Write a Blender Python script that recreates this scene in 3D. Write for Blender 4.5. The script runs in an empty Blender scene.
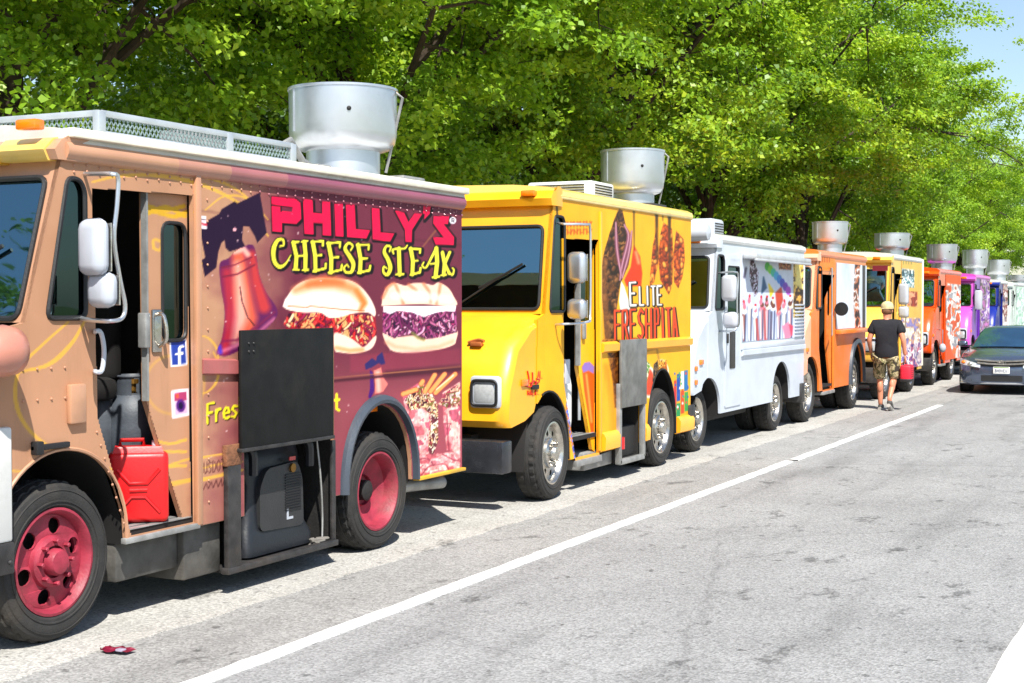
import bpy, bmesh, math, random
import numpy as np
from mathutils import Vector, Matrix, geometry
random.seed(7); RNG = np.random.default_rng(11)
R = math.radians
SC = bpy.context.scene
COL = SC.collection
# ------------------------------------------------------------------ camera geometry
FPX, CAMH = 1450., 1.8
YAW = math.atan2(701, 1450.); PITCH = math.atan2(38.5, 1450.)
FW = np.array([-math.sin(YAW)*math.cos(PITCH), math.cos(YAW)*math.cos(PITCH), -math.sin(PITCH)])
RT = np.array([math.cos(YAW), math.sin(YAW), 0.])
UP = np.array([-math.sin(YAW)*math.sin(PITCH), math.cos(YAW)*math.sin(PITCH), math.cos(PITCH)])
XS = -5.45                                    # the plane of the trucks' road sides
def ray(x, y): return FW + (x-512)/FPX*RT + (341.5-y)/FPX*UP
def S(x, y, X=XS):                            # measured point on a lengthwise plane -> (Y, Z)
    r = ray(x, y); t = X/r[0]; return (r[1]*t, CAMH+r[2]*t)
def G(x, y, z=0.):                            # measured point on the ground
    r = ray(x, y); t = (z-CAMH)/r[2]; return (r[0]*t, r[1]*t)
def drawing(X, Y, Z):                         # wall coordinates -> drawing units of the artwork measured from the photo
    d = [X, Y, Z-CAMH]
    a = sum(d[i]*RT[i] for i in range(3)); b = sum(d[i]*UP[i] for i in range(3)); c = sum(d[i]*FW[i] for i in range(3))
    return 512+FPX*a/c, 341.5-FPX*b/c

def lin(c):
    c = np.asarray(c, float)/255.
    return np.where(c <= .04045, c/12.92, ((c+.055)/1.055)**2.4)
def rgba(c): l = lin(c); return (float(l[0]), float(l[1]), float(l[2]), 1.)

# ------------------------------------------------------------------ materials
MATS = {}
def pbr(name, c, rough=.5, metal=0., var=.12, scale=6., bump=0., bscale=60., coat=0., spec=.5, dirt=0.):
    if name in MATS: return MATS[name]
    m = bpy.data.materials.new(name); m.use_nodes = True; nt = m.node_tree; b = nt.nodes['Principled BSDF']
    L = nt.links.new
    tc = nt.nodes.new('ShaderNodeTexCoord')
    n = nt.nodes.new('ShaderNodeTexNoise'); n.inputs['Scale'].default_value = scale; n.inputs['Detail'].default_value = 6
    L(tc.outputs['Object'], n.inputs['Vector'])
    cr = nt.nodes.new('ShaderNodeValToRGB'); cr.color_ramp.elements[0].position = .3; cr.color_ramp.elements[1].position = .7
    l = np.array(rgba(c)[:3])
    a = l*(1-var); d = np.minimum(l*(1+var), .95)
    cr.color_ramp.elements[0].color = (*a, 1); cr.color_ramp.elements[1].color = (*d, 1)
    L(n.outputs['Fac'], cr.inputs['Fac'])
    out = cr.outputs['Color']
    if dirt > 0:
        n2 = nt.nodes.new('ShaderNodeTexNoise'); n2.inputs['Scale'].default_value = 2.2; n2.inputs['Detail'].default_value = 9; n2.inputs['Roughness'].default_value = .7
        L(tc.outputs['Object'], n2.inputs['Vector'])
        r2 = nt.nodes.new('ShaderNodeValToRGB'); r2.color_ramp.elements[0].position = .52; r2.color_ramp.elements[1].position = .78
        r2.color_ramp.elements[0].color = (0, 0, 0, 1); r2.color_ramp.elements[1].color = (dirt, dirt, dirt, 1)
        L(n2.outputs['Fac'], r2.inputs['Fac'])
        mx = nt.nodes.new('ShaderNodeMixRGB'); mx.inputs[2].default_value = (.10, .075, .05, 1)
        L(r2.outputs['Color'], mx.inputs[0]); L(out, mx.inputs[1]); out = mx.outputs['Color']
    L(out, b.inputs['Base Color'])
    mr = nt.nodes.new('ShaderNodeMapRange'); mr.inputs['To Min'].default_value = max(.02, rough*.8); mr.inputs['To Max'].default_value = min(1, rough*1.25)
    L(n.outputs['Fac'], mr.inputs['Value']); L(mr.outputs['Result'], b.inputs['Roughness'])
    b.inputs['Metallic'].default_value = metal
    b.inputs['Specular IOR Level'].default_value = spec
    b.inputs['Coat Weight'].default_value = coat; b.inputs['Coat Roughness'].default_value = .08
    if bump > 0:
        n3 = nt.nodes.new('ShaderNodeTexNoise'); n3.inputs['Scale'].default_value = bscale; n3.inputs['Detail'].default_value = 4
        L(tc.outputs['Object'], n3.inputs['Vector'])
        bp = nt.nodes.new('ShaderNodeBump'); bp.inputs['Strength'].default_value = bump; bp.inputs['Distance'].default_value = .02
        L(n3.outputs['Fac'], bp.inputs['Height']); L(bp.outputs['Normal'], b.inputs['Normal']); L(bp.outputs['Normal'], b.inputs['Coat Normal'])
    MATS[name] = m; return m
def printmat(name, rough=.45, coat=.1):
    if name in MATS: return MATS[name]
    m = bpy.data.materials.new(name); m.use_nodes = True; nt = m.node_tree; b = nt.nodes['Principled BSDF']; L = nt.links.new
    at = nt.nodes.new('ShaderNodeAttribute'); at.attribute_name = 'Print'
    tc = nt.nodes.new('ShaderNodeTexCoord')
    n = nt.nodes.new('ShaderNodeTexNoise'); n.inputs['Scale'].default_value = 3; n.inputs['Detail'].default_value = 8
    L(tc.outputs['Object'], n.inputs['Vector'])
    r = nt.nodes.new('ShaderNodeMapRange'); r.inputs['To Min'].default_value = .82; r.inputs['To Max'].default_value = 1.16
    L(n.outputs['Fac'], r.inputs['Value'])
    mp = nt.nodes.new('ShaderNodeMapping'); mp.inputs['Scale'].default_value = (1.6, 1.6, .22); L(tc.outputs['Object'], mp.inputs['Vector'])
    ns = nt.nodes.new('ShaderNodeTexNoise'); ns.inputs['Scale'].default_value = 1.6; ns.inputs['Detail'].default_value = 7; ns.inputs['Roughness'].default_value = .7; L(mp.outputs['Vector'], ns.inputs['Vector'])
    rs = nt.nodes.new('ShaderNodeMapRange'); rs.inputs['From Min'].default_value = .55; rs.inputs['From Max'].default_value = .85; rs.inputs['To Min'].default_value = 1.; rs.inputs['To Max'].default_value = .68; L(ns.outputs['Fac'], rs.inputs['Value'])
    mm = nt.nodes.new('ShaderNodeMath'); mm.operation = 'MULTIPLY'; L(r.outputs['Result'], mm.inputs[0]); L(rs.outputs['Result'], mm.inputs[1]); r = mm
    mx = nt.nodes.new('ShaderNodeVectorMath'); mx.operation = 'SCALE'
    L(at.outputs['Vector'], mx.inputs[0]); L(r.outputs[0], mx.inputs['Scale'])
    L(mx.outputs['Vector'], b.inputs['Base Color'])
    b.inputs['Roughness'].default_value = rough; b.inputs['Specular IOR Level'].default_value = .12; b.inputs['Coat Weight'].default_value = coat*.5; b.inputs['Coat Roughness'].default_value = .12
    n3 = nt.nodes.new('ShaderNodeTexNoise'); n3.inputs['Scale'].default_value = 1.7; n3.inputs['Detail'].default_value = 2
    L(tc.outputs['Object'], n3.inputs['Vector'])
    bp = nt.nodes.new('ShaderNodeBump'); bp.inputs['Strength'].default_value = .25; bp.inputs['Distance'].default_value = .03
    L(n3.outputs['Fac'], bp.inputs['Height']); L(bp.outputs['Normal'], b.inputs['Normal']); L(bp.outputs['Normal'], b.inputs['Coat Normal'])
    MATS[name] = m; return m
def glassmat(name, tint, refl=.12):
    if name in MATS: return MATS[name]
    m = bpy.data.materials.new(name); m.use_nodes = True; nt = m.node_tree; nt.nodes.clear(); L = nt.links.new
    o = nt.nodes.new('ShaderNodeOutputMaterial'); t = nt.nodes.new('ShaderNodeBsdfTransparent'); g = nt.nodes.new('ShaderNodeBsdfGlossy')
    t.inputs['Color'].default_value = (*tint, 1); g.inputs['Roughness'].default_value = .02; g.inputs['Color'].default_value = (.55, .9, 1, 1)
    f = nt.nodes.new('ShaderNodeLayerWeight'); f.inputs['Blend'].default_value = .35
    mr = nt.nodes.new('ShaderNodeMapRange'); mr.inputs['To Min'].default_value = refl; mr.inputs['To Max'].default_value = .8
    L(f.outputs['Fresnel'], mr.inputs['Value'])
    tc = nt.nodes.new('ShaderNodeTexCoord'); n3 = nt.nodes.new('ShaderNodeTexNoise'); n3.inputs['Scale'].default_value = 1.3
    L(tc.outputs['Object'], n3.inputs['Vector'])
    bp = nt.nodes.new('ShaderNodeBump'); bp.inputs['Strength'].default_value = .1; bp.inputs['Distance'].default_value = .05
    L(n3.outputs['Fac'], bp.inputs['Height']); L(bp.outputs['Normal'], g.inputs['Normal'])
    mx = nt.nodes.new('ShaderNodeMixShader'); L(mr.outputs['Result'], mx.inputs[0]); L(t.outputs[0], mx.inputs[1]); L(g.outputs[0], mx.inputs[2])
    L(mx.outputs[0], o.inputs['Surface']); MATS[name] = m; return m

def paint(name, c, dirt=.25, rough=.35): return pbr(name, c, rough, 0, .07, 3., .25, 1.8, coat=.35, dirt=min(1, dirt*1.7))
BLACK = pbr('black_rubber', (26, 26, 28), .55, bump=.1)
TYRE = pbr('tyre_rubber', (40, 39, 38), .8, var=.3, scale=14, bump=.25, bscale=90, dirt=.35)
DARK = pbr('dark_interior', (24, 22, 22), .8, var=.3)
CHASSIS = pbr('chassis_steel', (30, 28, 27), .7, var=.35, bump=.2)
STEEL = pbr('brushed_steel', (205, 208, 212), .34, .85, .08, 4, bump=.04, bscale=30)
ALU = pbr('spun_aluminium', (210, 214, 220), .34, .85, .08, 3, dirt=.22)
CHROME = pbr('chrome', (196, 192, 184), .24, .95, .2, 12, bump=.15, bscale=25, dirt=.7)
GALV = pbr('galvanised_sheet', (150, 150, 148), .5, .4, .25, 9, bump=.1, dirt=.4)
WORN = pbr('worn_black_steel', (48, 46, 46), .5, .1, .45, 12, bump=.15, dirt=.5)
WHITEP = paint('white_enamel', (206, 206, 202), .2)
AMBER = pbr('amber_lens', (235, 120, 14), .2, coat=.6, var=.15)
REDLENS = pbr('red_lens', (190, 16, 20), .2, coat=.6)
LAMP = pbr('headlamp_glass', (206, 210, 212), .1, .35, .12, 40, coat=1.)
GLASS = glassmat('tinted_windshield', (.13, .24, .23), .32)
GLASSD = glassmat('dark_side_glass', (.03, .07, .06), .05)
REDRIM = pbr('red_wheel_paint', (142, 40, 58), .55, 0, .3, 10, bump=.15, dirt=.65)
OFFWHITE = pbr('white_plastic', (176, 181, 190), .35, var=.06, dirt=.15)
SKIN = pbr('skin', (196, 128, 98), .5, var=.08, scale=14)

# ------------------------------------------------------------------ mesh builder
class MB:
    def __init__(s): s.v = []; s.f = []
    def raw(s, v, f):
        k = len(s.v); s.v += [tuple(map(float, p)) for p in v]; s.f += [tuple(i+k for i in q) for q in f]; return s
    def bm(s, b):
        b.verts.index_update(); s.raw([x.co for x in b.verts], [[x.index for x in q.verts] for q in b.faces]); b.free(); return s
    def box(s, x0, x1, y0, y1, z0, z1, bev=0., seg=2, mat=None):
        b = bmesh.new(); bmesh.ops.create_cube(b, size=1)
        for v in b.verts:
            v.co = Vector(((x0+x1)/2+v.co.x*abs(x1-x0), (y0+y1)/2+v.co.y*abs(y1-y0), (z0+z1)/2+v.co.z*abs(z1-z0)))
        if bev > 0: bmesh.ops.bevel(b, geom=b.edges[:], offset=bev, segments=seg, affect='EDGES', profile=.5)
        if mat is not None: bmesh.ops.transform(b, matrix=mat, verts=b.verts)
        return s.bm(b)
    def panel(s, poly, holes, fn, t0, t1):      # polygon with holes, extruded from t0 to t1 along the third argument of fn
        loops = [list(poly)]+[list(h) for h in holes]
        tri = geometry.tessellate_polygon([[Vector((p[0], p[1], 0)) for p in l] for l in loops])
        pts = [p for l in loops for p in l]; n = len(pts)
        v = [fn(p[0], p[1], t0) for p in pts]+[fn(p[0], p[1], t1) for p in pts]
        f = [tuple(t) for t in tri]+[tuple(i+n for i in reversed(t)) for t in tri]
        k = 0
        for l in loops:
            for i in range(len(l)):
                a, b = k+i, k+(i+1) % len(l); f.append((a, b, b+n, a+n))
            k += len(l)
        return s.raw(v, f)
    def tube(s, pts, r, n=8, closed=False):
        P = [Vector(p) for p in pts]; m = len(P); rr = r if isinstance(r, (list, tuple)) else [r]*m
        v = []; f = []; prev = None
        for i, p in enumerate(P):
            if closed: d = (P[(i+1) % m]-P[i-1])
            else: d = P[min(i+1, m-1)]-P[max(i-1, 0)]
            d.normalize()
            if prev is None:
                a = d.orthogonal().normalized()
            else:
                a = (prev-d*prev.dot(d)); a = a.normalized() if a.length > 1e-5 else d.orthogonal().normalized()
            prev = a; b = d.cross(a)
            for k in range(n):
                t = 2*math.pi*k/n; v.append(p+(a*math.cos(t)+b*math.sin(t))*rr[i])
        for i in range(m if closed else m-1):
            for k in range(n):
                a = i*n+k; b = i*n+(k+1) % n; j = ((i+1) % m)*n
                f.append((a, b, j+(k+1) % n, j+k))
        if not closed: f.append(tuple(range(n-1, -1, -1))); f.append(tuple((m-1)*n+k for k in range(n)))
        return s.raw(v, f)
    def lathe(s, prof, c, axis='z', n=32, mod=None):   # prof: (radius, height)
        v = []; f = []; m = len(prof)
        for i, (r, h) in enumerate(prof):
            for k in range(n):
                t = 2*math.pi*k/n; q = r+(mod(i, k) if mod else 0)
                a, b = q*math.cos(t), q*math.sin(t)
                v.append((c[0]+a, c[1]+b, c[2]+h) if axis == 'z' else ((c[0]+h, c[1]+a, c[2]+b) if axis == 'x' else (c[0]+b, c[1]+h, c[2]+a)))
        for i in range(m-1):
            for k in range(n):
                f.append((i*n+k, i*n+(k+1) % n, (i+1)*n+(k+1) % n, (i+1)*n+k))
        return s.raw(v, f)
    def ball(s, c, rx, ry=None, rz=None, n=12):
        ry = ry or rx; rz = rz or rx
        b = bmesh.new(); bmesh.ops.create_uvsphere(b, u_segments=n, v_segments=max(6, n*2//3), radius=1)
        for v in b.verts: v.co = Vector((c[0]+v.co.x*rx, c[1]+v.co.y*ry, c[2]+v.co.z*rz))
        return s.bm(b)
    def loft(s, secs, close=True, cap=True):
        n = len(secs[0]); v = [p for q in secs for p in q]; f = []
        for i in range(len(secs)-1):
            for k in range(n if close else n-1):
                f.append((i*n+k, i*n+(k+1) % n, (i+1)*n+(k+1) % n, (i+1)*n+k))
        if cap and close:
            f.append(tuple(range(n-1, -1, -1))); f.append(tuple((len(secs)-1)*n+k for k in range(n)))
        return s.raw(v, f)
    def build(s, name, mat, parent=None, smooth=35, label=None):
        me = bpy.data.meshes.new(name)
        o = bpy.data.objects.new(name, me); COL.objects.link(o)
        off = Vector((0, 0, 0))
        if parent is not None:
            p = parent
            while p is not None: off += p.location; p = p.parent
            o.parent = parent
        me.from_pydata([(v[0]-off.x, v[1]-off.y, v[2]-off.z) for v in s.v], [], s.f)
        b = bmesh.new(); b.from_mesh(me); bmesh.ops.recalc_face_normals(b, faces=b.faces); b.to_mesh(me); b.free()
        me.materials.append(mat)
        if smooth:
            me.polygons.foreach_set('use_smooth', [True]*len(me.polygons)); me.set_sharp_from_angle(angle=R(smooth))
        if label: o['label'] = label
        return o
def build_each(m, name, mat, parent, smooth=35):
    par = list(range(len(m.v)))
    def find(a):
        while par[a] != a: par[a] = par[par[a]]; a = par[a]
        return a
    for f in m.f:
        r0 = find(f[0])
        for i in f[1:]: par[find(i)] = r0
    g = {}
    for f in m.f: g.setdefault(find(f[0]), []).append(f)
    out = []
    for fs in g.values():
        ids = sorted({i for f in fs for i in f}); ix = {a: b for b, a in enumerate(ids)}
        out.append(MB().raw([m.v[i] for i in ids], [tuple(ix[i] for i in f) for f in fs]).build(name, mat, parent, smooth))
    return out
def tag(o, label, cat, group=None):
    o['label'] = label; o['category'] = cat
    if group: o['group'] = group
    return o
def struct(o, kind='structure'): o['kind'] = kind; return o
def thing(name, loc, label, cat, group=None):
    o = bpy.data.objects.new(name, None); COL.objects.link(o); o.location = loc; o.empty_display_size = .2
    return tag(o, label, cat, group)
def copy_tree(o, parent=None):
    c = o.copy(); COL.objects.link(c); c.parent = parent
    for ch in o.children: copy_tree(ch, c)
    return c
def rnd(pts, r, n=4):                          # round the corners of a polygon
    out = []; m = len(pts)
    for i in range(m):
        p = Vector(pts[i]); a = Vector(pts[i-1])-p; b = Vector(pts[(i+1) % m])-p
        q = min(r, a.length*.45, b.length*.45); a = p+a.normalized()*q; b = p+b.normalized()*q
        for k in range(n+1):
            t = k/n; out.append(tuple(a*(1-t)**2+p*2*t*(1-t)+b*t*t))
    return out
def side_fn(X): return lambda y, z, t: (X+t, y, z)
def arc(yc, w, zb, zt, n=16):
    return [(yc-w*math.cos(math.pi*k/n), zb+(zt-zb)*math.sin(math.pi*k/n)**.85) for k in range(n+1)]
def spline(pts, n=6):
    P = [np.array(p, float) for p in pts]; P = [2*P[0]-P[1]]+P+[2*P[-1]-P[-2]]; out = []
    for i in range(1, len(P)-2):
        for k in range(n):
            t = k/n
            out.append(.5*((2*P[i])+(-P[i-1]+P[i+1])*t+(2*P[i-1]-5*P[i]+4*P[i+1]-P[i+2])*t*t+(-P[i-1]+3*P[i]-3*P[i+1]+P[i+2])*t**3))
    out.append(P[-2]); return [tuple(p) for p in out]

# ------------------------------------------------------------------ printed artwork
def vnoise(x, y, seed=0):
    xi = np.floor(x).astype(np.int64); yi = np.floor(y).astype(np.int64); fx = x-xi; fy = y-yi
    fx = fx*fx*(3-2*fx); fy = fy*fy*(3-2*fy)
    def h(a, b):
        k = (a*374761393+b*668265263+seed*974711) & 0xffffffff
        k = ((k ^ (k >> 13))*1274126177) & 0xffffffff
        return ((k ^ (k >> 16)) & 0xffff)/65535.
    return (h(xi, yi)*(1-fx)+h(xi+1, yi)*fx)*(1-fy)+(h(xi, yi+1)*(1-fx)+h(xi+1, yi+1)*fx)*fy
def fbm(x, y, seed=0, o=3): return sum(vnoise(x*2**k, y*2**k, seed+k)*.5**k for k in range(o))/(2-2*.5**o)
FONT = {'A': [[(0, 0), (.5, 1), (1, 0)], [(.2, .35), (.8, .35)]], 'B': [[(0, 0), (0, 1), (.8, .95), (.8, .55), (0, .5), (.9, .45), (.9, .05), (0, 0)]],
 'C': [[(1, .85), (.6, 1), (.1, .8), (0, .5), (.1, .2), (.6, 0), (1, .15)]], 'D': [[(0, 0), (0, 1), (.6, .95), (1, .6), (1, .4), (.6, .05), (0, 0)]],
 'E': [[(1, 1), (0, 1), (0, 0), (1, 0)], [(0, .52), (.75, .52)]], 'F': [[(1, 1), (0, 1), (0, 0)], [(0, .52), (.75, .52)]],
 'G': [[(1, .85), (.5, 1), (0, .6), (.1, .15), (.6, 0), (1, .2), (1, .45), (.6, .45)]], 'H': [[(0, 0), (0, 1)], [(1, 0), (1, 1)], [(0, .5), (1, .5)]],
 'I': [[(.5, 0), (.5, 1)]], 'K': [[(0, 0), (0, 1)], [(1, 1), (0, .45), (1, 0)]], 'L': [[(0, 1), (0, 0), (1, 0)]], 'M': [[(0, 0), (0, 1), (.5, .4), (1, 1), (1, 0)]],
 'N': [[(0, 0), (0, 1), (1, 0), (1, 1)]], 'O': [[(.5, 1), (.05, .8), (0, .5), (.05, .2), (.5, 0), (.95, .2), (1, .5), (.95, .8), (.5, 1)]],
 'P': [[(0, 0), (0, 1), (.8, 1), (1, .75), (.8, .48), (0, .48)]], 'R': [[(0, 0), (0, 1), (.8, 1), (1, .75), (.8, .5), (0, .5)], [(.45, .5), (1, 0)]],
 'S': [[(1, .88), (.5, 1), (.05, .8), (.2, .58), (.8, .42), (.95, .2), (.5, 0), (0, .12)]], 'T': [[(0, 1), (1, 1)], [(.5, 1), (.5, 0)]],
 'U': [[(0, 1), (0, .2), (.5, 0), (1, .2), (1, 1)]], 'Y': [[(0, 1), (.5, .5), (1, 1)], [(.5, .5), (.5, 0)]], 'V': [[(0, 1), (.5, 0), (1, 1)]],
 'e': [[(0, .3), (.9, .33), (.8, .55), (.4, .62), (.05, .4), (.1, .1), (.5, 0), (.9, .08)]], 'r': [[(.1, 0), (.1, .6)], [(.1, .4), (.4, .6), (.8, .6)]],
 's': [[(.9, .55), (.4, .62), (.1, .45), (.8, .2), (.5, 0), (.05, .06)]], 'h': [[(.05, 0), (.05, 1)], [(.05, .45), (.5, .62), (.9, .45), (.9, 0)]],
 't': [[(.4, .9), (.4, .1), (.8, 0)], [(0, .6), (.8, .6)]]}
def csp(pts, n=4):
    q = list(pts); m = len(q); P = [q[-1]]+q+[q[0], q[1]]; out = []
    for i in range(1, m+1):
        a, b, c_, d = [np.array(P[i+k], float) for k in (-1, 0, 1, 2)]
        for k in range(n):
            t = k/n; out.append(tuple(.5*((2*b)+(c_-a)*t+(2*a-5*b+4*c_-d)*t*t+(3*b-a-3*c_+d)*t**3)))
    return out
class Canvas:
    def __init__(s, y0, y1, z0, z1, dy, dz, base, X=XS):
        s.ny = int(round((y1-y0)/dy))+1; s.nz = int(round((z1-z0)/dz))+1; s.X = X
        s.Y, s.Z = np.meshgrid(np.linspace(y0, y1, s.ny), np.linspace(z0, z1, s.nz), indexing='ij')
        s.U, s.V = drawing(X, s.Y, s.Z)
        s.rgb = np.zeros(s.Y.shape+(3,)); s.rgb[:] = base
    def put(s, a, col):
        col = np.asarray(col, float)
        if col.ndim == 1: col = col[None, None, :]
        s.rgb = s.rgb*(1-a[..., None])+col*a[..., None]
    def box_(s, pts, m):
        us = [p[0] for p in pts]; vs = [p[1] for p in pts]
        w = (s.U > min(us)-m) & (s.U < max(us)+m) & (s.V > min(vs)-m) & (s.V < max(vs)+m)
        i = np.where(w.any(1))[0]; j = np.where(w.any(0))[0]
        if len(i) == 0 or len(j) == 0: return None
        return slice(i[0], i[-1]+1), slice(j[0], j[-1]+1)
    def apply(s, sl, a, col):
        col = np.asarray(col, float); c = col if col.ndim == 1 else col[sl]
        s.rgb[sl] = s.rgb[sl]*(1-a[..., None])+c*a[..., None]
    def poly(s, pts, col, soft=.7, grow=0., op=1.):
        sl = s.box_(pts, abs(grow)+soft+1)
        if sl is None: return
        U = s.U[sl]; V = s.V[sl]; d = np.full(U.shape, 1e9); ins = np.zeros(U.shape, bool)
        for i in range(len(pts)):
            (ax, ay), (bx, by) = pts[i], pts[i-1]; ex, ey = bx-ax, by-ay
            t = np.clip(((U-ax)*ex+(V-ay)*ey)/(ex*ex+ey*ey+1e-9), 0, 1)
            d = np.minimum(d, np.hypot(U-ax-t*ex, V-ay-t*ey))
            if abs(ey) > 1e-9:
                ins ^= ((ay > V) != (by > V)) & (U < ex*(V-ay)/ey+ax)
        d = np.where(ins, -d, d); s.apply(sl, np.clip(.5-(d-grow)/soft, 0, 1)*op, col)
    def line(s, pts, w, col, soft=.7, op=1., sm=False):
        if sm: pts = spline(pts, 6)
        n = len(pts); ws = [w]*n if not isinstance(w, (list, tuple)) else list(np.interp(np.linspace(0, 1, n), np.linspace(0, 1, len(w)), w))
        sl = s.box_(pts, max(ws)+soft+1)
        if sl is None: return
        U = s.U[sl]; V = s.V[sl]; d = np.full(U.shape, 1e9)
        for i in range(n-1):
            (ax, ay), (bx, by) = pts[i], pts[i+1]; ex, ey = bx-ax, by-ay
            t = np.clip(((U-ax)*ex+(V-ay)*ey)/(ex*ex+ey*ey+1e-9), 0, 1)
            d = np.minimum(d, np.hypot(U-ax-t*ex, V-ay-t*ey)-(ws[i]*(1-t)+ws[i+1]*t))
        s.apply(sl, np.clip(.5-d/soft, 0, 1)*op, col)
    def ell(s, cx, cy, rx, ry, col, soft=.15, op=1.):
        d = np.hypot((s.U-cx)/rx, (s.V-cy)/ry); s.put(np.clip((1-d)/soft+.5, 0, 1)*op, col)
    def text(s, t, quad, w, col, soft=.7, gap=.25):      # quad: left-bottom, right-bottom, right-top, left-top
        n = len(t); q = [np.array(p, float) for p in quad]
        for i, ch in enumerate(t):
            for st in FONT.get(ch, []):
                p = []
                for (a, b) in st:
                    u = (i+a*(1-gap)+gap/2)/n; p.append(tuple((q[0]*(1-u)+q[1]*u)*(1-b)+(q[3]*(1-u)+q[2]*u)*b))
                s.line(p, w, col, soft)
    def sheet(s, name, poly, holes, off, mat, parent):
        def inside(pl, Y, Z):
            r = np.zeros(Y.shape, bool)
            for i in range(len(pl)):
                (ay, az), (by, bz) = pl[i], pl[i-1]
                if abs(bz-az) > 1e-9: r ^= ((az > Z) != (bz > Z)) & (Y < (by-ay)*(Z-az)/(bz-az)+ay)
            return r
        Yc = (s.Y[:-1, :-1]+s.Y[1:, 1:])/2; Zc = (s.Z[:-1, :-1]+s.Z[1:, 1:])/2
        k = inside(poly, Yc, Zc)
        for h in holes: k &= ~inside(h, Yc, Zc)
        i, j = np.where(k); id_ = lambda a, b: a*s.nz+b
        q = np.stack([id_(i, j), id_(i+1, j), id_(i+1, j+1), id_(i, j+1)], 1)
        use, inv = np.unique(q.ravel(), return_inverse=True); q = inv.reshape(-1, 4)
        o0 = Vector((0, 0, 0)); p = parent
        while p is not None: o0 += p.location; p = p.parent
        co = np.stack([np.full(len(use), s.X+off-o0.x), s.Y.ravel()[use]-o0.y, s.Z.ravel()[use]-o0.z], 1)
        me = bpy.data.meshes.new(name); me.vertices.add(len(use)); me.vertices.foreach_set('co', co.ravel())
        me.loops.add(q.size); me.loops.foreach_set('vertex_index', q.ravel().astype(np.int32))
        me.polygons.add(len(q)); me.polygons.foreach_set('loop_start', np.arange(0, q.size, 4, dtype=np.int32)); me.polygons.foreach_set('loop_total', np.full(len(q), 4, dtype=np.int32))
        me.update(calc_edges=True)
        a = me.color_attributes.new('Print', 'FLOAT_COLOR', 'POINT')
        c = np.ones((len(use), 4)); c[:, :3] = lin(np.clip(s.rgb.reshape(-1, 3)[use], 0, 255)); a.data.foreach_set('color', c.ravel())
        me.materials.append(mat); o = bpy.data.objects.new(name, me); COL.objects.link(o); o.parent = parent
        return o

# ------------------------------------------------------------------ wheels
def wheel(root, y, r=.43, style='dish', rimmat=REDRIM, x=None, dual=False, w=.22):
    x = XS-.06 if x is None else x
    def tyre(xo):
        p = [(r*.66, -.01), (r*.70, .012), (r*.735, .013), (r*.74, .019), (r*.755, .019), (r*.76, .014), (r*.84, .018), (r*.875, .014), (r*.88, .018), (r*.89, .012), (r*.93, .006), (r*.965, -.012), (r*.975, -.03), (r, -.034), (r, -.07), (r*.985, -.074), (r*.985, -.085), (r, -.089), (r, -w*.55), (r*.985, -w*.57), (r*.985, -w*.62), (r, -w*.64), (r, -w+.034), (r*.965, -w+.01), (r*.84, -w), (r*.66, -w+.02)]
        return MB().lathe(p, (xo, y, r), 'x', 96, lambda i, k: (-.014 if (i in (12, 13, 14, 21, 22) and k % 3 == 0) else 0))
    o = tyre(x).build('wheel', TYRE, root, 30)
    if dual: tyre(x-.27).build('inner_tyre', TYRE, o, 30)
    q = r*.67; b = MB(); c = (x, y, r)
    if style == 'deep':
        b.lathe([(q, -.02), (q, .004), (q*.95, .006), (q*.9, -.012), (q*.86, -.10), (q*.62, -.15), (q*.42, -.15), (q*.38, -.12), (q*.36, -.15), (0.001, -.15)], c, 'x', 48)
        b.build('rim', rimmat, o, 40)
        h = MB().lathe([(q*.26, -.15), (q*.26, -.09), (q*.18, -.075), (.001, -.07)], c, 'x', 20); h.build('hub', CHASSIS, o)
    else:
        b.lathe([(q, -.02), (q, .004), (q*.95, .007), (q*.90, -.008), (q*.86, -.055), (q*.80, -.07), (q*.80, -.09)], c, 'x', 48)
        hol = []
        for k in range(6 if style == 'dish' else 8):
            t = 2*math.pi*(k+.3)/(6 if style == 'dish' else 8); rr = q*.155 if style == 'dish' else q*.10
            cy, cz = y+q*.66*math.cos(t), r+q*.66*math.sin(t)
            hol.append([(cy+rr*math.cos(a*math.pi/6)*1.0, cz+rr*math.sin(a*math.pi/6)) for a in range(12)])
        ring = [(y+q*.86*math.cos(a*math.pi/24), r+q*.86*math.sin(a*math.pi/24)) for a in range(48)]
        def fn(yy, zz, t):
            d = math.hypot(yy-y, zz-r)/q; return (x-.05+.035*max(0, 1-d)+t, yy, zz)
        b.panel(ring, hol, fn, -.012, 0)
        b.lathe([(q*.50, -.05), (q*.47, -.015), (q*.40, .0), (q*.30, .0), (q*.29, -.03), (q*.2, -.03)], c, 'x', 36)
        b.build('rim', rimmat, o, 35)
        h = MB().lathe([(q*.25, -.04), (q*.25, .025), (q*.21, .045), (q*.12, .05), (.001, .05)], c, 'x', 24)
        for k in range(8):
            t = 2*math.pi*k/8; h.lathe([(.013, -.005), (.013, .028), (.008, .032), (.001, .032)], (x, y+q*.39*math.cos(t), r+q*.39*math.sin(t)), 'x', 6)
        h.build('hub', rimmat, o, 30)
        MB().lathe([(q*.85, -.13), (.001, -.13)], c, 'x', 24).build('brake_drum', CHASSIS, o)
    return o

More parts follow.
